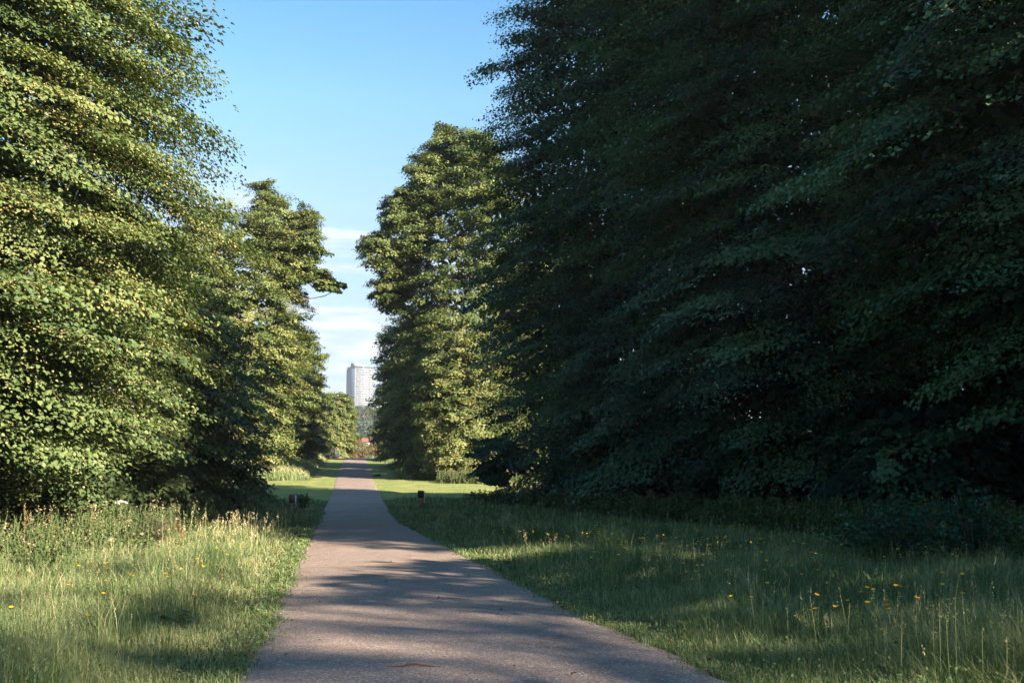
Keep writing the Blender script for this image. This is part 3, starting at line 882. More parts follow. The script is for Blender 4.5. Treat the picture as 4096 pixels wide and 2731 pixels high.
g = Geo()
n = 2600
y = rng.uniform(15.5, 57, n)
x = xl(y) - np.interp(y, [15, 20, 26, 34, 57], [3.2, 3.0, 2.8, 3.0, 3.2]) - rng.gamma(1.5, 1.3, n)
k = (turfmask(x, y) < 0.1)
x, y = x[k], y[k]
add_herbs(g, rng, x, y, rng.uniform(0.35, 0.95, len(x)), rng.uniform(0.07, 0.13, len(x)) * np.clip(y / 20, 0.9, 2), 0.62, 7, 0.2)
n = 3600
y = np.exp(rng.uniform(math.log(12), math.log(58.5), n))
x = xr(y) + np.interp(y, [12, 20, 30, 45, 58], [8.0, 9.0, 8.4, 7.0, 5.0]) + rng.gamma(1.7, 1.5, n) - 0.6
add_herbs(g, rng, x, y, rng.uniform(0.4, 1.05, len(x)) * np.clip((x - xr(y) - 2) / 5, 0.55, 1), rng.uniform(0.08, 0.15, len(x)) * np.clip(y / 22, 0.85, 2), 0.56, 8, 0.05)
n = 700
y = rng.uniform(81, 90, n)
x = xr(y) + 5.0 + rng.gamma(2.0, 1.6, n)
add_herbs(g, rng, x, y, rng.uniform(0.4, 1.2, n), rng.uniform(0.16, 0.3, n), 0.68, 7, 0.15)
n = 900
y = rng.uniform(86, 112, n)
x = xr(y) + rng.uniform(3.2, 13, n)
add_herbs(g, rng, x, y, rng.uniform(0.5, 1.3, n), rng.uniform(0.2, 0.34, n), 0.6, 7, 0.1)
tag(g.build('undergrowth', M_HERB), kind='stuff')

# ------------------------------------------------------------------ buttercups
M_PETAL = leaf_material('buttercup petals', [(0, (0.85, 0.50, 0.02)), (1, (0.85, 0.50, 0.02))], 0.35, 0.35, 0.5, (1, 1, 1))
M_STEM = plain('green stems', (0.045, 0.08, 0.025), 0.7, 0.3, 20)


def buttercup_mesh(seed):
    r = np.random.default_rng(seed)
    g = Geo()
    hgt = 0.35
    add_tube(g, [(0, 0, 0), (0.01, 0.005, hgt * 0.5), (0.0, 0.02, hgt)], [0.0016, 0.0013, 0.001], 4, 0.5, 0)
    a = np.arange(5) * 2 * np.pi / 5 + r.uniform(0, 1)
    D = np.stack([np.cos(a), np.sin(a), np.full(5, 0.45)], 1)
    add_leaves(g, np.tile(np.array([[0, 0.02, hgt]]), (5, 1)), np.stack([-np.cos(a) * 0.5, -np.sin(a) * 0.5, np.ones(5)], 1), D, 0.02, np.full(5, 0.5), 1.05, True, 0.15, 1)
    th = np.linspace(0, 2 * np.pi, 6, endpoint=False)
    V = [(0.004 * math.cos(t), 0.02 + 0.004 * math.sin(t), hgt + 0.003) for t in th] + [(0, 0.02, hgt + 0.006)]
    g.add(V, [[i, (i + 1) % 6, 6] for i in range(6)], 0.5, 1)
    D = np.array([[0.7, 0.3, 0.5], [-0.6, 0.5, 0.6]])
    add_leaves(g, np.array([[0.008, 0.004, 0.1], [0.009, 0.005, 0.17]]), np.array([[0, 0, 1.0], [0, 0, 1.0]]), D, 0.05, np.full(2, 0.5), 0.3, False, 0.1, 0)
    return g


proto = [buttercup_mesh(i).build('buttercup', [M_STEM, M_PETAL]) for i in range(3)]
rb = np.random.default_rng(77)
spots = []
for _ in range(400):                               # right verge, thickest near the sunlit patch
    yy = rb.choice([rb.normal(17.5, 3.0), rb.normal(12.5, 2.5), rb.uniform(6.3, 10)], p=[0.5, 0.33, 0.17])
    if yy < 6.0: continue
    xx = float(xr(yy)) + 0.6 + rb.gamma(2.0, 1.25)
    if xx > 0.66 * yy or xx > float(xr(yy)) + 6.5: continue
    spots.append((xx, yy, 1))
spots = spots[:215]
nr = len(spots)
while len(spots) < nr + 46:                        # left verge
    yy = rb.choice([rb.normal(12.5, 1.2), rb.uniform(7.2, 22)], p=[0.65, 0.35])
    xx = float(xl(yy)) - 0.35 - rb.gamma(1.6, 0.6)
    if xx < -0.34 * yy or yy < 6.6: continue
    spots.append((xx, yy, 0))
first = [True] * 3
for i, (xx, yy, side) in enumerate(spots):
    j = i % 3
    if first[j]:
        o = proto[j]
        first[j] = False
    else:
        o = proto[j].copy()
        COL.objects.link(o)
    s = rb.uniform(0.95, 1.3) * (1.0 if float(edge_dist(np.array(xx), np.array(yy))) > 0.8 else 0.6)
    o.location = (xx, yy, float(gz(np.array(xx), np.array(yy))))
    o.scale = (s * 1.15,) * 3
    o.rotation_euler = (rb.normal(0, 0.15), rb.normal(0, 0.15), rb.uniform(0, 6.28))
    if side:
        tag(o, 'small yellow buttercup in the grass right of the path', 'flower', 'buttercups on the right verge')
    else:
        tag(o, 'small yellow buttercup in the grass left of the path', 'flower', 'buttercups on the left verge')

# ------------------------------------------------------------------ single plants of the left verge
def G(px, py):
    p = hit(px, py)
    p[2] = float(gz(p[0], p[1]))
    return p


def herb_plant(name, px, py, h, label, cat, spike=True, seed=1, leafsize=0.16):
    r = np.random.default_rng(seed)
    p = G(px, py)
    root = empty(name, p, label, cat)
    g = Geo()
    n = 9
    zz = np.linspace(-0.05, h, n)
    bx = np.cumsum(r.normal(0, 0.012, (n, 2)), 0)
    add_tube(g, np.column_stack([bx, zz]), np.linspace(0.009, 0.004, n), 5)
    side = []
    for k in range(5):
        i = 3 + k if 3 + k < n else n - 1
        a = r.uniform(0, 6.28)
        s = np.array([bx[i, 0], bx[i, 1], zz[i]])
        e_ = s + np.array([math.cos(a) * 0.12, math.sin(a) * 0.12, 0.22])
        add_tube(g, [s, 0.5 * (s + e_) + np.array([0, 0, -0.02]), e_], [0.004, 0.003, 0.002], 4)
        side.append((s, e_))
    g.build('stem', M_DOCKSTEM, root)
    g = Geo()
    m = 12
    a = r.uniform(0, 6.28, m)
    q = r.uniform(0.02, 0.45, m)
    P = np.stack([np.interp(q * h, zz, bx[:, 0]), np.interp(q * h, zz, bx[:, 1]), q * h], 1)
    D = np.stack([np.cos(a), np.sin(a), r.uniform(0.1, 0.7, m)], 1)
    add_leaves(g, P, np.array([0, 0, 1.0]) - 0.4 * D, D, leafsize * r.uniform(0.7, 1.3, m), r.uniform(0.35, 0.75, m), 0.42, True, 0.2)
    g.build('leaves', M_HERB, root)
    axes = [((bx[5, 0], bx[5, 1], zz[5]), (bx[-1, 0], bx[-1, 1], zz[-1]))] + side
    for s, e_ in axes:
        s, e_ = np.array(s), np.array(e_)
        g = Geo()
        m = 60
        q = r.uniform(0.15, 1, m)
        P = s + (e_ - s) * q[:, None] + r.normal(0, 0.008, (m, 3))
        add_leaves(g, P, r.normal(0, 1, (m, 3)), r.normal(0, 1, (m, 3)), 0.02, r.uniform(0, 1, m), 0.8, False)
        g.build('seed_spike', M_DOCKSEED, root)


def umbel_plant(px, py, h, label, mat, rad, seed):
    r = np.random.default_rng(seed)
    p = G(px, py)
    root = empty('hogweed', p, label, 'wild flower')
    g = Geo()
    add_tube(g, [(0, 0, -0.05), (0.02, 0.01, h * 0.5), (0.05, 0.0, h)], [0.012, 0.009, 0.006], 6)
    top = np.array([0.05, 0, h])
    heads = []
    for k in range(16):
        a = k * 2.4
        q = math.sqrt((k + 0.5) / 16)
        e_ = top + np.array([math.cos(a) * q * rad, math.sin(a) * q * rad, 0.11 - 0.05 * q * q])
        add_tube(g, [top, e_], [0.0025, 0.0018], 4)
        heads.append(e_)
    s = np.array([0.02, 0.01, h * 0.5])
    for a in (0.4, 2.7):
        add_tube(g, [s, s + np.array([math.cos(a) * 0.15, math.sin(a) * 0.15, 0.22])], [0.006, 0.003], 4)
    g.build('stem', M_DOCKSTEM, root)
    g = Geo()
    for e_ in heads:
        m = 16
        P = e_ + r.normal(0, 1, (m, 3)) * np.array([rad * 0.12, rad * 0.12, 0.006])
        add_leaves(g, P, np.array([0, 0, 1.0]) + r.normal(0, 0.4, (m, 3)), r.normal(0, 1, (m, 3)), 0.026, r.uniform(0, 1, m), 1.0, False)
    g.build('flower_head', mat, root)
    g = Geo()
    m = 7
    a = r.uniform(0, 6.28, m)
    D = np.stack([np.cos(a), np.sin(a), np.full(m, 0.3)], 1)
    add_leaves(g, np.stack([np.zeros(m), np.zeros(m), r.uniform(0.05, h * 0.5, m)], 1), np.array([0, 0, 1.0]) - 0.3 * D, D, r.uniform(0.16, 0.26, m), r.uniform(0.4, 0.7, m), 0.7, True)
    g.build('leaves', M_HERB, root)


M_DOCKSTEM = plain('dry stems', (0.20, 0.17, 0.08), 0.8, 0.4, 20)
M_DOCKSEED = leaf_material('dock seed', [(0, (0.16, 0.09, 0.04)), (1, (0.36, 0.25, 0.10))], 0.15)
M_WHITE = leaf_material('white florets', [(0, (0.6, 0.6, 0.58)), (1, (0.8, 0.8, 0.78))], 0.2)
M_BUFF = leaf_material('dry florets', [(0, (0.3, 0.26, 0.14)), (1, (0.5, 0.44, 0.26))], 0.2)
herb_plant('dock_plant', 95, 2235, 0.95, 'tall yellow dock spike at the far left in front of the dark hollow', 'weed', seed=3)
herb_plant('dock_plant', 210, 2228, 0.72, 'shorter dock with upright spikes, right of the tall yellow one', 'weed', seed=4)
herb_plant('dock_plant', 715, 2225, 0.62, 'small reddish dock in front of the grey green bush', 'weed', seed=6, leafsize=0.12)
umbel_plant(350, 2215, 0.98, 'dry leaning hogweed stalk with spent seed heads left of the grey bush', M_BUFF, 0.09, 5)
umbel_plant(466, 2210, 1.02, 'hogweed with one flat white flower head above the bush', M_WHITE, 0.11, 8)


def bush(name, px, py, rx, h, label, mat, seed, n=2600, leaf=0.045, tint=0.4, asp=0.45, Y=None, cat='shrub', stems=9, group=None, stem_mat=None):
    r = np.random.default_rng(seed)
    p = G(px, py) if Y is None else None
    if p is None:
        p = at(px, py, Y)
        p[2] = float(gz(p[0], p[1]))
    root = empty(name, p, label, cat, group)
    g = Geo()
    gs = Geo()
    per = n // stems // 6
    for k in range(stems):
        a = r.uniform(0, 6.28)
        q = math.sqrt(r.uniform(0.05, 1))
        e_ = np.array([math.cos(a) * q * rx, math.sin(a) * q * rx, h * (1.05 - 0.45 * q * q) * r.uniform(0.8, 1.1)])
        s = np.array([e_[0] * 0.15, e_[1] * 0.15, -0.04])
        m1 = 0.5 * (s + e_) + np.array([0, 0, h * 0.12])
        add_tube(gs, [s, m1, e_], np.array([0.016, 0.01, 0.004]) * h, 5)
        for b in range(6):
            q = 0.25 + 0.75 * (b + r.uniform(0, 1)) / 6
            c = (1 - q) ** 2 * s + 2 * q * (1 - q) * m1 + q * q * e_
            aa = r.uniform(0, 6.28)
            t = c + np.array([math.cos(aa), math.sin(aa), r.uniform(-0.2, 0.8)]) * rx * 0.38
            qq = r.uniform(0.1, 1.1, per)
            P = c + (t - c) * qq[:, None] + r.normal(0, 0.05 * rx, (per, 3))
            D = (t - c) / np.linalg.norm(t - c) + r.normal(0, 0.6, (per, 3))
            add_leaves(g, P, np.array([0, 0, 0.8]) + r.normal(0, 0.5, (per, 3)), D, leaf * r.uniform(0.6, 1.3, per), np.clip(tint + r.normal(0, 0.13, per), 0, 0.95), asp, False)
    g.build('foliage', mat, root)
    gs.build('stems', stem_mat or M_BARK, root)
    return root


M_GREYBUSH = leaf_material('grey green needles', [(0, (0.04, 0.05, 0.025)), (0.5, (0.09, 0.10, 0.05)), (1, (0.17, 0.16, 0.09))], 0.2)
bush('shrub', 640, 2212, 0.55, 0.85, 'fine grey green bush with feathery twigs, darkest clump on the left verge', M_GREYBUSH, 21, 4200, 0.05, 0.4, 0.22, stems=16)
bush('bramble', 470, 2250, 0.6, 0.5, 'low pale leaved bramble clump left of the grey feathery bush', M_HERB, 22, 900, 0.085, 0.66, 0.75, stems=10)
bush('bramble', 270, 2215, 0.5, 0.62, 'bramble arching over at the foot of the sunlit lime', M_HERB, 23, 800, 0.09, 0.62, 0.7, stems=10)
bush('shrub', 1212, 2044, 0.34, 0.95, 'narrow pale green bush beside the brown marker post', M_HERB, 24, 1500, 0.07, 0.66, 0.5, stems=9)
bush('shrub', 3550, 2260, 1.1, 1.0, 'dark leafy shrub low in the shade by the right edge', M_LIMESHADE, 25, 1700, 0.09, 0.4, 0.6, stems=14)
bush('shrub', 3900, 2290, 1.0, 1.1, 'black shaded shrub in the corner under the huge lime', M_LIMESHADE, 26, 1700, 0.09, 0.35, 0.6, stems=14)


def broad_leaves(px, py, label, seed, n=6, s=0.17):
    r = np.random.default_rng(seed)
    p = G(px, py)
    root = empty('burdock', p, label, 'weed')
    gl, gs = Geo(), Geo()
    for k in range(n):
        a = k * 2.4 + r.uniform(-0.3, 0.3)
        D = np.array([math.cos(a), math.sin(a), 0])
        e_ = D * r.uniform(0.05, 0.16) + np.array([0, 0, r.uniform(0.13, 0.24)])
        add_tube(gs, [(0, 0, -0.03), 0.5 * e_ + np.array([0, 0, 0.05]), e_], [0.005, 0.004, 0.003], 4)
        add_leaves(gl, e_[None], np.array([[0, 0, 1.0]]) + 0.3 * D[None], (D + np.array([0, 0, -0.25]))[None], s * 0.8 * r.uniform(0.7, 1.2), np.array([r.uniform(0.3, 0.55)]), 0.95, True, 0.1)
    gl.build('leaves', M_HERB, root)
    gs.build('stalks', M_STEM, root)


broad_leaves(690, 2530, 'broad dark leaves of a burdock low in the left grass, nearest one', 31)
broad_leaves(520, 2315, 'broad leaved burdock in the left grass, just where the shadow begins', 32, 5, 0.15)
broad_leaves(380, 2410, 'flat dark burdock in the shaded grass at the left', 33, 5, 0.16)

# a dark tussock of long grass
r = np.random.default_rng(41)
p = G(850, 2300)
g = Geo()
m = 420
xx = p[0] + r.normal(0, 0.22, m)
yy = p[1] + r.normal(0, 0.2, m)
add_blades(g, r, xx, yy, r.uniform(0.35, 0.68, m), r.uniform(0.005, 0.009, m), r.uniform(0.1, 0.6, m), r.uniform(0.05, 0.35, m))
tag(g.build('grass_tussock', M_GRASS, origin=p), 'dark upright tussock of long grass left of the path', 'grass')

# ------------------------------------------------------------------ marker posts
M_POST = plain('stained timber', (0.36, 0.17, 0.085), 0.8, 0.45, 9, 0.2, 0.3, (0.20, 0.09, 0.05))
M_POSTSHADE = plain('shade-darkened timber', (0.045, 0.03, 0.026), 0.8, 0.4, 9, 0.2, 0.3)  # shade put into the timber colour of the right post's upper half
M_REFL = plain('white reflector', (0.75, 0.75, 0.8), 0.4, 0.05, 9, 0.5)
M_BAND = plain('dark groove', (0.02, 0.014, 0.012), 0.9)


def marker_post(px, py, wpx, hpx, label, mats, strip_side):
    p = G(px, py)
    wd = wpx / FPX * p[1]
    hh = hpx / FPX * p[1]
    root = empty('marker_post', p, label, 'post', rz=-0.12)
    a = wd / 2
    g = Geo()
    add_box(g, -a, a, -a, a, -0.15, hh * 0.57)
    V = [(-a, -a, hh * 0.61), (a, -a, hh * 0.61), (a, a, hh * 0.61), (-a, a, hh * 0.61), (-a, -a, hh * 0.985), (a, -a, hh * 0.955), (a, a, hh * 0.985), (-a, a, hh)]
    g.add(V, [[0, 3, 2, 1], [0, 1, 5, 4], [1, 2, 6, 5], [2, 3, 7, 6], [3, 0, 4, 7], [4, 5, 6, 7]], 0.5, 1)
    add_box(g, -a + 0.012, a - 0.012, -a + 0.012, a - 0.012, hh * 0.57, hh * 0.61, 0.5, 2)
    g.build('post', mats, root)
    g = Geo()
    s = strip_side
    x0, x1 = (a + 0.002, a + 0.03) if s > 0 else (-a - 0.03, -a - 0.002)
    add_box(g, x0, x1, -a * 0.75, a * 0.75, hh * 0.3, hh * 0.95)
    g.build('reflector', M_REFL, root)


marker_post(1168, 2052, 23, 72, 'brown timber marker post with a pale reflector strip, left of the path', [M_POST, M_POST, M_BAND], 1)
marker_post(1683, 2034, 24, 66, 'shade-darkened marker post in the shaded grass right of the path', [M_POST, M_POSTSHADE, M_BAND], 1)

# ------------------------------------------------------------------ stick and litter on the path
M_TWIG = plain('twig bark', (0.16, 0.075, 0.04), 0.8, 0.5, 40, 0.3, 0.4)
a, b = hit(1549, 2690), hit(1762, 2694)
g = Geo()
n = 12
q = np.linspace(0, 1, n)
P = a + (b - a) * q[:, None]
off = np.interp(q, [0, 0.15, 0.27, 0.33, 0.5, 0.75, 0.88, 1], [0.012, 0.013, 0.016, 0.026, 0.032, 0.02, 0.012, 0.014])
P[:, 2] = prof(P[:, 1]) + 0.03 + off
P[:, 1] += np.interp(q, [0, 0.3, 0.5, 1], [0, 0.0, 0.03, 0.0])
add_tube(g, P, np.interp(q, [0, 0.14, 0.16, 0.24, 0.3, 0.5, 0.7, 0.85, 1], [0.0065, 0.0075, 0.009, 0.008, 0.0095, 0.006, 0.006, 0.0085, 0.009]), 8)
add_tube(g, [P[2], P[2] + np.array([0.004, 0.006, 0.016])], [0.004, 0.002], 5)
add_tube(g, [P[3], P[3] + np.array([0.012, -0.012, -0.012])], [0.004, 0.0025], 5)
tag(g.build('stick', M_TWIG, origin=P[0]), 'curved brown stick lying across the near end of the path', 'stick')

M_DEAD = leaf_material('dead leaves', [(0, (0.10, 0.045, 0.025)), (0.5, (0.20, 0.10, 0.05)), (1, (0.34, 0.24, 0.12))], 0.1, 0.8, 0.1, (1, 0.8, 0.5))


def dead_leaf(seed):
    r = np.random.default_rng(seed)
    g = Geo()
    V, k = [], 5
    for i in range(k + 1):
        t = i / k
        wv = 0.5 * math.sin(math.pi * min(t * 0.95 + 0.06, 1)) ** 0.8
        cz = 0.22 * math.sin(t * 3.0 + seed) + 0.12
        for s in (-1, 0, 1):
            V.append((t - 0.5, s * wv * 0.75, cz + abs(s) * (0.16 + 0.1 * r.uniform(-1, 1))))
    F = []
    for i in range(k):
        for j in range(2):
            F.append([i * 3 + j, i * 3 + j + 1, i * 3 + j + 4, i * 3 + j + 3])
    g.add(np.array(V) * 0.05, F, r.uniform(0, 1))
    return g.build('fallen_leaf', M_DEAD)


protos = [dead_leaf(i) for i in range(4)]
rl = np.random.default_rng(90)
used = [False] * 4
for i in range(70):
    yy = math.exp(rl.uniform(math.log(6.3), math.log(22)))
    if i % 10 < 3:
        xx = rl.uniform(float(xl(yy)) + 0.2, float(xr(yy)) - 0.2)
        lab, grp = 'small curled brown leaf lying on the tarmac path', 'dead leaves on the path'
    elif i % 2:
        xx = float(xr(yy)) + rl.normal(-0.02, 0.1)
        lab, grp = 'dry brown leaf at the right edge of the path', 'dead leaves along the right edge'
    else:
        xx = float(xl(yy)) + rl.normal(0.02, 0.1)
        lab, grp = 'dry brown leaf at the left edge of the path', 'dead leaves along the left edge'
    j = i % 4
    o = protos[j] if not used[j] else protos[j].copy()
    if used[j]: COL.objects.link(o)
    used[j] = True
    on = float(edge_dist(np.array(xx), np.array(yy))) < 0
    o.location = (xx, yy, float(prof(yy)) + (0.045 if on else 0.03))
    o.rotation_euler = (rl.normal(0, 0.25), rl.normal(0, 0.25), rl.uniform(0, 6.28))
    s = rl.uniform(0.5, 1.15) * (0.75 if i % 10 < 3 else 1)
    o.scale = (s, s, s)
    tag(o, lab, 'leaf', grp)

# low dark brown mounds on the mown crossing
M_MOUND = plain('dark brown surface', (0.05, 0.035, 0.022), 0.95, 0.4, 12, 0.1, 0.6)
for px, py, lab in ((1268, 1909, 'dark molehill on the sunlit lawn left of the path'), (1510, 1904, 'dark molehill on the sunlit lawn right of the path')):
    p = G(px, py)
    r = np.random.default_rng(px)
    g = Geo()
    V = [(0, 0, 0.17)]
    for k, (rr, zz) in enumerate(((0.16, 0.15), (0.32, 0.09), (0.5, -0.02))):
        for a in np.linspace(0, 2 * np.pi, 14, endpoint=False):
            j = r.uniform(0.85, 1.15)
            V.append((math.cos(a) * rr * j, math.sin(a) * rr * j, zz * j))
    g.add(V, [[0, 1 + i, 1 + (i + 1) % 14] for i in range(14)])
    g.loops.append(np.array([[1 + k * 14 + i, 15 + k * 14 + i, 15 + k * 14 + (i + 1) % 14, 1 + k * 14 + (i + 1) % 14] for k in range(2) for i in range(14)], dtype=np.int32).reshape(-1))
    g.tot.append(np.full(28, 4, dtype=np.int32))
    g.m.append(np.zeros(28, dtype=np.int32))
    o = g.build('mound', M_MOUND, smooth=True)
    o.location = p
    tag(o, lab, 'mound')

# ------------------------------------------------------------------ over the crest: scrub, birches
M_RUST = leaf_material('thin golden leaves', [(0, (0.12, 0.085, 0.03)), (0.5, (0.24, 0.165, 0.06)), (1, (0.36, 0.26, 0.10))], 0.3)
M_CEDAR = leaf_material('cedar needles', [(0, (0.05, 0.085, 0.06)), (0.5, (0.10, 0.145, 0.105)), (1, (0.16, 0.20, 0.14))], 0.15)
M_GREYTREE = leaf_material('dull grey brown leaves', [(0, (0.05, 0.055, 0.035)), (0.5, (0.10, 0.10, 0.065)), (1, (0.16, 0.145, 0.09))], 0.2)
M_WOOD = leaf_material('distant leaves', [(0, (0.035, 0.06, 0.025)), (0.5, (0.07, 0.10, 0.04)), (1, (0.12, 0.15, 0.055))], 0.2)


def small_tree(name, px, Y, topy, rx, label, mat, seed, leaf, n, curve=0.0, cat='tree', trunk=0.09, bm=None, flat=False, group=None, low=0.25, tint=0.5):
    r = np.random.default_rng(seed)
    p = at(px, topy, Y)
    ztop = p[2]
    p[2] = float(gz(p[0], p[1]))
    H = ztop - p[2]
    root = empty(name, p, label, cat, group)
    gl, gs = Geo(), Geo()
    k = 8
    zz = np.linspace(-0.2, H * 0.95, k)
    ax = np.stack([curve * np.sin(zz / H * 3.0) + 0.0 * zz, 0.3 * curve * zz / H], 1)
    add_tube(gs, np.column_stack([ax, zz]), np.linspace(trunk, trunk * 0.15, k), 7)
    nb = 46
    per = n // nb
    for b in range(nb):
        t = low + (1 - low) * (b + r.uniform(0, 1)) / nb
        a = b * 2.4 + r.uniform(-0.4, 0.4)
        rr = rx * (np.interp(t, [0, 0.25, 0.55, 0.85, 1], [0.55, 0.9, 1.0, 0.62, 0.15]) if not flat else np.interp(t, [0, 0.3, 0.8, 1], [0.9, 1.0, 0.75, 0.35])) * r.uniform(0.75, 1.12)
        s = np.array([np.interp(t * H * 0.9, zz, ax[:, 0]), np.interp(t * H * 0.9, zz, ax[:, 1]), t * H * 0.9])
        e_ = s + np.array([math.cos(a) * rr, math.sin(a) * rr, (0.06 if flat else 0.28) * rr])
        add_tube(gs, [s, 0.5 * (s + e_) + np.array([0, 0, 0.04 * rr]), e_], np.array([0.3, 0.2, 0.07]) * trunk, 4)
        q = r.uniform(0.15, 1.05, per)
        P = s + (e_ - s) * q[:, None] + r.normal(0, 1, (per, 3)) * rr * (np.array([0.2, 0.2, 0.035]) if flat else np.array([0.17, 0.17, 0.11]))
        add_leaves(gl, P, np.array([0, -0.25, 0.8]) + r.normal(0, 0.4, (per, 3)), r.normal(0, 1, (per, 3)) + np.array([0, 0, -0.3]), leaf * r.uniform(0.6, 1.3, per), np.clip(tint + r.normal(0, 0.2, per) + r.normal(0, 0.1), 0, 1), 0.8, False)
    gl.build('crown', mat, root)
    gs.build('trunk', bm or M_BARK, root, smooth=True)
    return root


small_tree('birch_tree', 1426, 186, 1732, 1.5, 'small golden birch with a pale straight trunk standing over the crest', M_RUST, 51, 0.16, 3600, 0.05, trunk=0.06, bm=M_BARKPALE, tint=0.35, low=0.12)
small_tree('birch_tree', 1500, 190, 1752, 1.3, 'golden birch with a bent white trunk, right one of the two', M_RUST, 52, 0.16, 1900, -0.45, trunk=0.09, bm=M_BARKPALE, tint=0.6, low=0.4)
for i, (px, Y, rx, h, lab, mt) in enumerate(((1395, 178, 1.2, 2.7, 'brown dry bush at the left foot of the golden birch', M_RUST), (1455, 180, 1.1, 2.6, 'brown dry bush between the two golden birches', M_RUST),
                                             (1530, 180, 1.3, 2.9, 'brown dry bush right of the bent white trunk', M_RUST), (1335, 170, 1.5, 1.9, 'dull green bush at the left end of the crest', M_GREYTREE))):
    bush('shrub', px, 1831, rx, h, lab, mt, 60 + i, 1600, 0.16, 0.35, 0.7, Y=Y, stems=11, stem_mat=M_BARKPALE)

# a blue grey metal gate post past the crest
M_STEEL = plain('blue grey steel', (0.10, 0.125, 0.15), 0.5, 0.1, 5, 0.5)
M_REDBASE = plain('reddish base', (0.16, 0.08, 0.06), 0.8, 0.2, 5)
p = at(1350, 1831, 166)
p[2] = float(gz(p[0], p[1]))
root = empty('metal_barrier', p, 'blue grey metal barrier on a red base left of the crest', 'barrier')
g = Geo()
for dx in (-0.3, 0.3):
    add_box(g, dx - 0.05, dx + 0.05, -0.05, 0.05, 0, 1.5)
g.build('posts', M_STEEL, root)
g = Geo()
for zz in (0.55, 0.95, 1.38):
    add_box(g, -0.25, 0.25, -0.03, 0.03, zz - 0.04, zz + 0.04)
g.build('rails', M_STEEL, root)
g = Geo()
add_box(g, -0.75, 0.75, -0.2, 0.2, -0.3, 0.33)
g.build('base', M_REDBASE, root)

# ------------------------------------------------------------------ distance: cedar, wood, houses, tower block
small_tree('cedar_tree', 1465, 660, 1680, 11.5, 'spreading blue green cedar with flat tiers below the grey trees', M_CEDAR, 71, 1.1, 9000, 0.3, trunk=0.5, flat=True, tint=0.5)
small_tree('cedar_tree', 1392, 330, 1705, 4.2, 'smaller blue green cedar behind the yellow lime on the left', M_CEDAR, 72, 0.6, 5000, 0.3, trunk=0.4, flat=True, tint=0.35)
small_tree('oak_tree', 1475, 790, 1622, 9.0, 'grey brown tree in front of the tower block, middle one', M_GREYTREE, 73, 1.2, 5200, 0.4, trunk=0.5, tint=0.35)
small_tree('oak_tree', 1505, 800, 1630, 8.0, 'grey brown tree below the red brick turret', M_GREYTREE, 74, 1.2, 4600, 0.4, trunk=0.5, tint=0.4)
small_tree('oak_tree', 1440, 760, 1640, 8.0, 'grey brown tree at the left foot of the tower block', M_GREYTREE, 75, 1.2, 4600, 0.4, trunk=0.5, tint=0.3)
# a wood covering the slope behind
r = np.random.default_rng(81)
g = Geo()
for k in range(260):
    Y = r.uniform(430, 940)
    x0 = -70 + r.uniform(-190, 190) if k % 2 else (r.uniform(1290, 1560) - 1400) / FPX * Y
    z0 = float(prof(Y))
    hgt = r.uniform(8, 15) if Y > 520 else r.uniform(6, 9)
    if 520 < Y < 625 and abs((x0 / Y * FPX + 1400) - 1473) < 60: continue
    if Y < 600 and abs((x0 / Y * FPX + 1400) - 1473) < 60: hgt = min(hgt, CAM[2] + (1791 - 1775) / FPX * Y - z0 + 0.5)
    if hgt < 2: continue
    m = 420
    th = r.uniform(0, 6.28, m)
    cz = r.uniform(-0.9, 1, m)
    q = np.sqrt(1 - cz ** 2)
    rr = hgt * 0.5
    j = r.uniform(0.75, 1.1, m) * (1 + 0.14 * np.sin(3 * th + k) * np.cos(4 * cz + k))
    P = np.stack([x0 + rr * q * j * np.cos(th), Y + rr * q * j * np.sin(th), z0 + hgt * 0.52 + hgt * 0.5 * cz * j], 1)
    nn = P - np.array([x0, Y, z0 + hgt * 0.4])
    add_leaves(g, P, unit(nn) + r.normal(0, 0.5, (m, 3)) + np.array([0, 0, 0.4]), r.normal(0, 1, (m, 3)), hgt * 0.13 * r.uniform(0.6, 1.3, m), np.clip(r.uniform(0.2, 0.7) + r.normal(0, 0.13, m), 0, 1), 0.85, False)
tag(g.build('wood', M_WOOD), kind='stuff')

M_CREAM = plain('white render', (0.55, 0.53, 0.48), 0.8, 0.08, 1.0)
M_TILE = plain('red clay tiles', (0.33, 0.10, 0.075), 0.8, 0.3, 2.0)
M_BRICK = plain('red brick', (0.42, 0.17, 0.10), 0.9, 0.25, 2.0)
M_LEAD = plain('lead roof', (0.14, 0.17, 0.20), 0.6, 0.2, 1.0)
M_GLASS = plain('dark window glass', (0.05, 0.06, 0.07), 0.15, 0.2, 1.0, 0.6)
M_CONC = plain('white concrete', (0.225, 0.25, 0.28), 0.7, 0.06, 0.4)
M_CLAD = plain('slate blue cladding', (0.10, 0.13, 0.18), 0.5, 0.15, 0.3)
M_W1 = plain('blue tinted window', (0.11, 0.135, 0.16), 0.25, 0.2, 0.3, 0.6)
M_W2 = plain('curtained window', (0.15, 0.145, 0.155), 0.4, 0.15, 0.3, 0.5)
M_W3 = plain('grey window', (0.06, 0.07, 0.085), 0.25, 0.2, 0.3, 0.6)

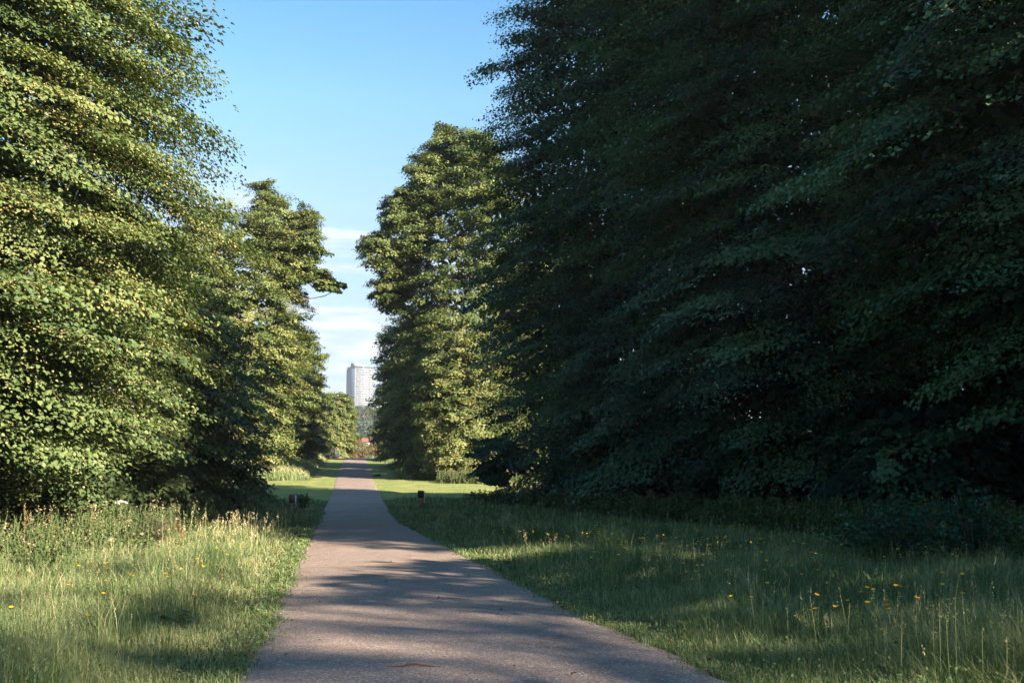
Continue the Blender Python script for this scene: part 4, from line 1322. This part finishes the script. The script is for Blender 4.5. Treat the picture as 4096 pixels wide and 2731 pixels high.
# house with a red roof
p = at(1448, 1800, 590)
zb = float(gz(p[0], p[1])) - 1
p[2] = zb
eave, ridge = at(1448, 1768.5, 590)[2] - zb, at(1448, 1750, 590)[2] - zb
root = empty('house', p, 'white rendered house with a red hipped roof behind the golden birches', 'house', rz=0.25)
W_, D_ = 7.6, 6.5
g = Geo()
add_box(g, 0, W_, 0, D_, 0, eave)
g.build('wall', M_CREAM, root)
g = Geo()
o_ = 0.35
V = [(-o_, -o_, eave + 0.01), (W_ + o_, -o_, eave + 0.01), (W_ + o_, D_ + o_, eave + 0.01), (-o_, D_ + o_, eave + 0.01), (0.6, D_ / 2, ridge), (W_ - 2.4, D_ / 2, ridge)]
g.add(V, [[0, 1, 5, 4], [2, 3, 4, 5]])
g.add(V, [[1, 2, 5], [3, 0, 4]])
g.add(V[:4], [[0, 3, 2, 1]])
rf = g.build('roof', M_TILE, root)
g = Geo()
add_box(g, 5.0, 5.9, 1.1, 1.9, eave + 0.4, ridge + 0.3)
add_box(g, 5.1, 5.4, 1.3, 1.6, ridge + 0.3, ridge + 0.7)
add_box(g, 5.5, 5.8, 1.3, 1.6, ridge + 0.3, ridge + 0.7)
g.build('chimney', M_BRICK, rf)
g = Geo()
add_tube(g, [(5.2, 1.0, eave + 0.6), (5.2, 1.0, ridge + 3.6)], [0.11, 0.09], 6)
add_box(g, 4.7, 5.7, 0.95, 1.05, ridge + 3.2, ridge + 3.3)
g.build('aerial', M_STEEL, rf)
for wx in (0.9, 2.7, 4.6, 6.2):
    g = Geo()
    add_box(g, wx, wx + 0.8, -0.05, 0.05, eave - 1.6, eave - 0.5)
    g.build('window', M_GLASS, root)

# brick turret and pale houses on the hill
p = at(1513, 1650, 960)
zb = float(gz(p[0], p[1])) - 1
p[2] = zb
root = empty('turret', p, 'red brick turret with a dark domed roof right of the tower block', 'turret')
s = 960 / FPX
zr, ze = at(1513, 1597, 960)[2] - zb, at(1513, 1609, 960)[2] - zb
g = Geo()
th = np.linspace(0, 2 * np.pi, 8, endpoint=False) + 0.39
add_tube(g, [(0, 0, 0), (0, 0, ze)], [10.5 * s, 10.5 * s], 8)
g.build('wall', M_BRICK, root)
g = Geo()
zs = np.linspace(0, 1, 6)
add_tube(g, [(0, 0, ze + z * (zr - ze)) for z in zs], [8.6 * s * math.sqrt(max(1 - z * z, 0.0004)) for z in zs], 10)
add_tube(g, [(0, 0, zr - 0.1), (0, 0, zr + 0.9)], [0.12, 0.05], 5)
g.build('roof', M_LEAD, root)
for a in (-2.1, -1.2):
    g = Geo()
    add_box(g, -0.4, 0.4, -0.1, 0.1, ze - 2.6, ze - 1.2)
    o = g.build('window', M_GLASS, root)
    o.location = (math.cos(a) * 9.9 * s, math.sin(a) * 9.9 * s, 0)
    o.rotation_euler = (0, 0, a + math.pi / 2)


def pale_block(px0, px1, py, Y, label, dep=10, roof=M_LEAD):
    p = at(px0, py, Y)
    zt = p[2]
    zb = float(gz(p[0], p[1])) - 1
    p[2] = zb
    h = zt - zb
    wd = (px1 - px0) / FPX * Y
    root = empty('hill_house', p, label, 'house')
    g = Geo()
    add_box(g, 0, wd, 0, dep, 0, h)
    g.build('wall', M_CREAM, root)
    g = Geo()
    V = [(-0.3, -0.3, h + 0.01), (wd + 0.3, -0.3, h + 0.01), (wd + 0.3, dep, h + 0.01), (-0.3, dep, h + 0.01), (0.8, dep / 2, h + 2.2), (wd - 0.8, dep / 2, h + 2.2)]
    g.add(V, [[0, 1, 5, 4], [2, 3, 4, 5]])
    g.add(V, [[1, 2, 5], [3, 0, 4]])
    g.build('roof', roof, root)
    for k in range(2):
        g = Geo()
        add_box(g, wd * (0.25 + 0.4 * k), wd * (0.25 + 0.4 * k) + 1.1, -0.06, 0.05, h - 2.4, h - 1.1)
        g.build('window', M_GLASS, root)


pale_block(1526, 1550, 1607, 980, 'pale house beside the red brick turret on the hill')
pale_block(1500, 1527, 1624, 940, 'low white house at the foot of the red brick turret')
pale_block(1318, 1358, 1568, 1020, 'low white building on the skyline left of the tower block', 14, M_CONC)

# tower block
Yt = 1100
p = at(1421, 1464, Yt)
ztop = p[2]
zb = float(gz(p[0], p[1])) - 2
p[2] = zb
Ht = ztop - zb
root = empty('tower_block', p, 'pale high-rise tower block with a dark side wall on the skyline', 'tower block', rz=R(28))
Wt, Dt = 25.0, 20.0
NS, FH = 16, 2.6
g = Geo()
add_box(g, 0.25, Wt - 0.25, 0.25, Dt, 0, Ht - 2.2)
for k in range(NS + 1):                         # white floor bands proud of the wall
    zz = Ht - 2.2 - k * FH
    add_box(g, 0.0, Wt, 0.0, 0.25, zz - 1.05, zz)
for xx in (0.0, Wt - 0.6):
    add_box(g, xx + 0.003, xx + 0.597, -0.02, 0.249, 0, Ht - 2.2)
g.build('wall', M_CONC, root)
g = Geo()
add_box(g, 0.0, 0.249, 0.26, Dt, 0, Ht - 2.25)
g.build('side_wall', M_CLAD, root)
g = Geo()
add_box(g, -0.1, Wt + 0.1, -0.1, Dt + 0.1, Ht - 0.35, Ht)
for k in range(7):
    for yy in (-0.05, Dt - 0.45):
        add_box(g, k * (Wt - 0.5) / 6, k * (Wt - 0.5) / 6 + 0.5, yy, yy + 0.5, Ht - 2.2, Ht - 0.36)
for k in range(1, 5):
    add_box(g, -0.05, 0.3, k * Dt / 5, k * Dt / 5 + 0.4, Ht - 2.2, Ht - 0.36)
add_box(g, 0.9, Wt - 0.9, 0.9, Dt - 0.9, Ht - 2.19, Ht - 0.37)
g.build('parapet', M_W1, root)
g = Geo()
add_box(g, 0.8, 7.4, 3.0, 12, Ht + 0.01, Ht + 4.0)
add_box(g, 7.41, 12.6, 3.2, 12, Ht + 0.01, Ht + 1.9)
add_box(g, 1.4, 2.6, 2.8, 3.0, Ht + 0.8, Ht + 2.9)
add_tube(g, [(4, 6, Ht + 4), (4, 6, Ht + 6)], [0.15, 0.1], 5)
g.build('roof_house', M_CONC, root)
rw = np.random.default_rng(91)
bays = [(0.9, 3.2), (4.5, 3.6), (8.5, 3.4), (12.6, 3.4), (16.5, 3.4), (20.5, 3.4)]
for k in range(NS):
    zz = Ht - 2.2 - k * FH
    for j, (bx_, bw) in enumerate(bays):
        g = Geo()
        n = 3
        for q in range(n):
            add_box(g, bx_ + q * bw / n, bx_ + (q + 0.86) * bw / n, 0.10, 0.24, zz - FH + 0.03, zz - 1.08, 0.5, int(rw.integers(0, 2)))
        g.build('window', [[M_W1, M_W2, M_W3][int(rw.choice([0, 1, 2], p=[0.45, 0.33, 0.22]))], [M_W2, M_W1, M_W2][j % 3]], root)
for col, floors in ((Dt - 2.6, (0, 1, 2, 3, 4, 6, 7)), (1.6, (3, 4, 6, 7, 9, 10))):
    for k in floors:
        zz = Ht - 2.2 - k * FH
        g = Geo()
        add_box(g, -0.06, 0.05, col, col + 1.6, zz - 2.1, zz - 0.5)
        g.build('side_window', M_CONC, root)

# ------------------------------------------------------------------ air
m, nt, out = new_mat('thin haze')
pv = nt.nodes.new('ShaderNodeVolumePrincipled')
pv.inputs['Color'].default_value = (0.86, 0.92, 1.0, 1)
pv.inputs['Density'].default_value = 0.0002
pv.inputs['Anisotropy'].default_value = 0.2
nt.links.new(pv.outputs[0], out.inputs['Volume'])
g = Geo()
add_box(g, -420, 420, -75, 1290, -16, 130)
tag(g.build('haze', m), kind='stuff')

scene.view_settings.view_transform = 'Standard'
scene.view_settings.look = 'None'
scene.view_settings.exposure = 2.15
scene.view_settings.gamma = 1.0
cy = scene.cycles
cy.max_bounces = 7
cy.diffuse_bounces = 4
cy.glossy_bounces = 2
cy.transmission_bounces = 4
cy.transparent_max_bounces = 8
cy.caustics_reflective = False
cy.caustics_refractive = False
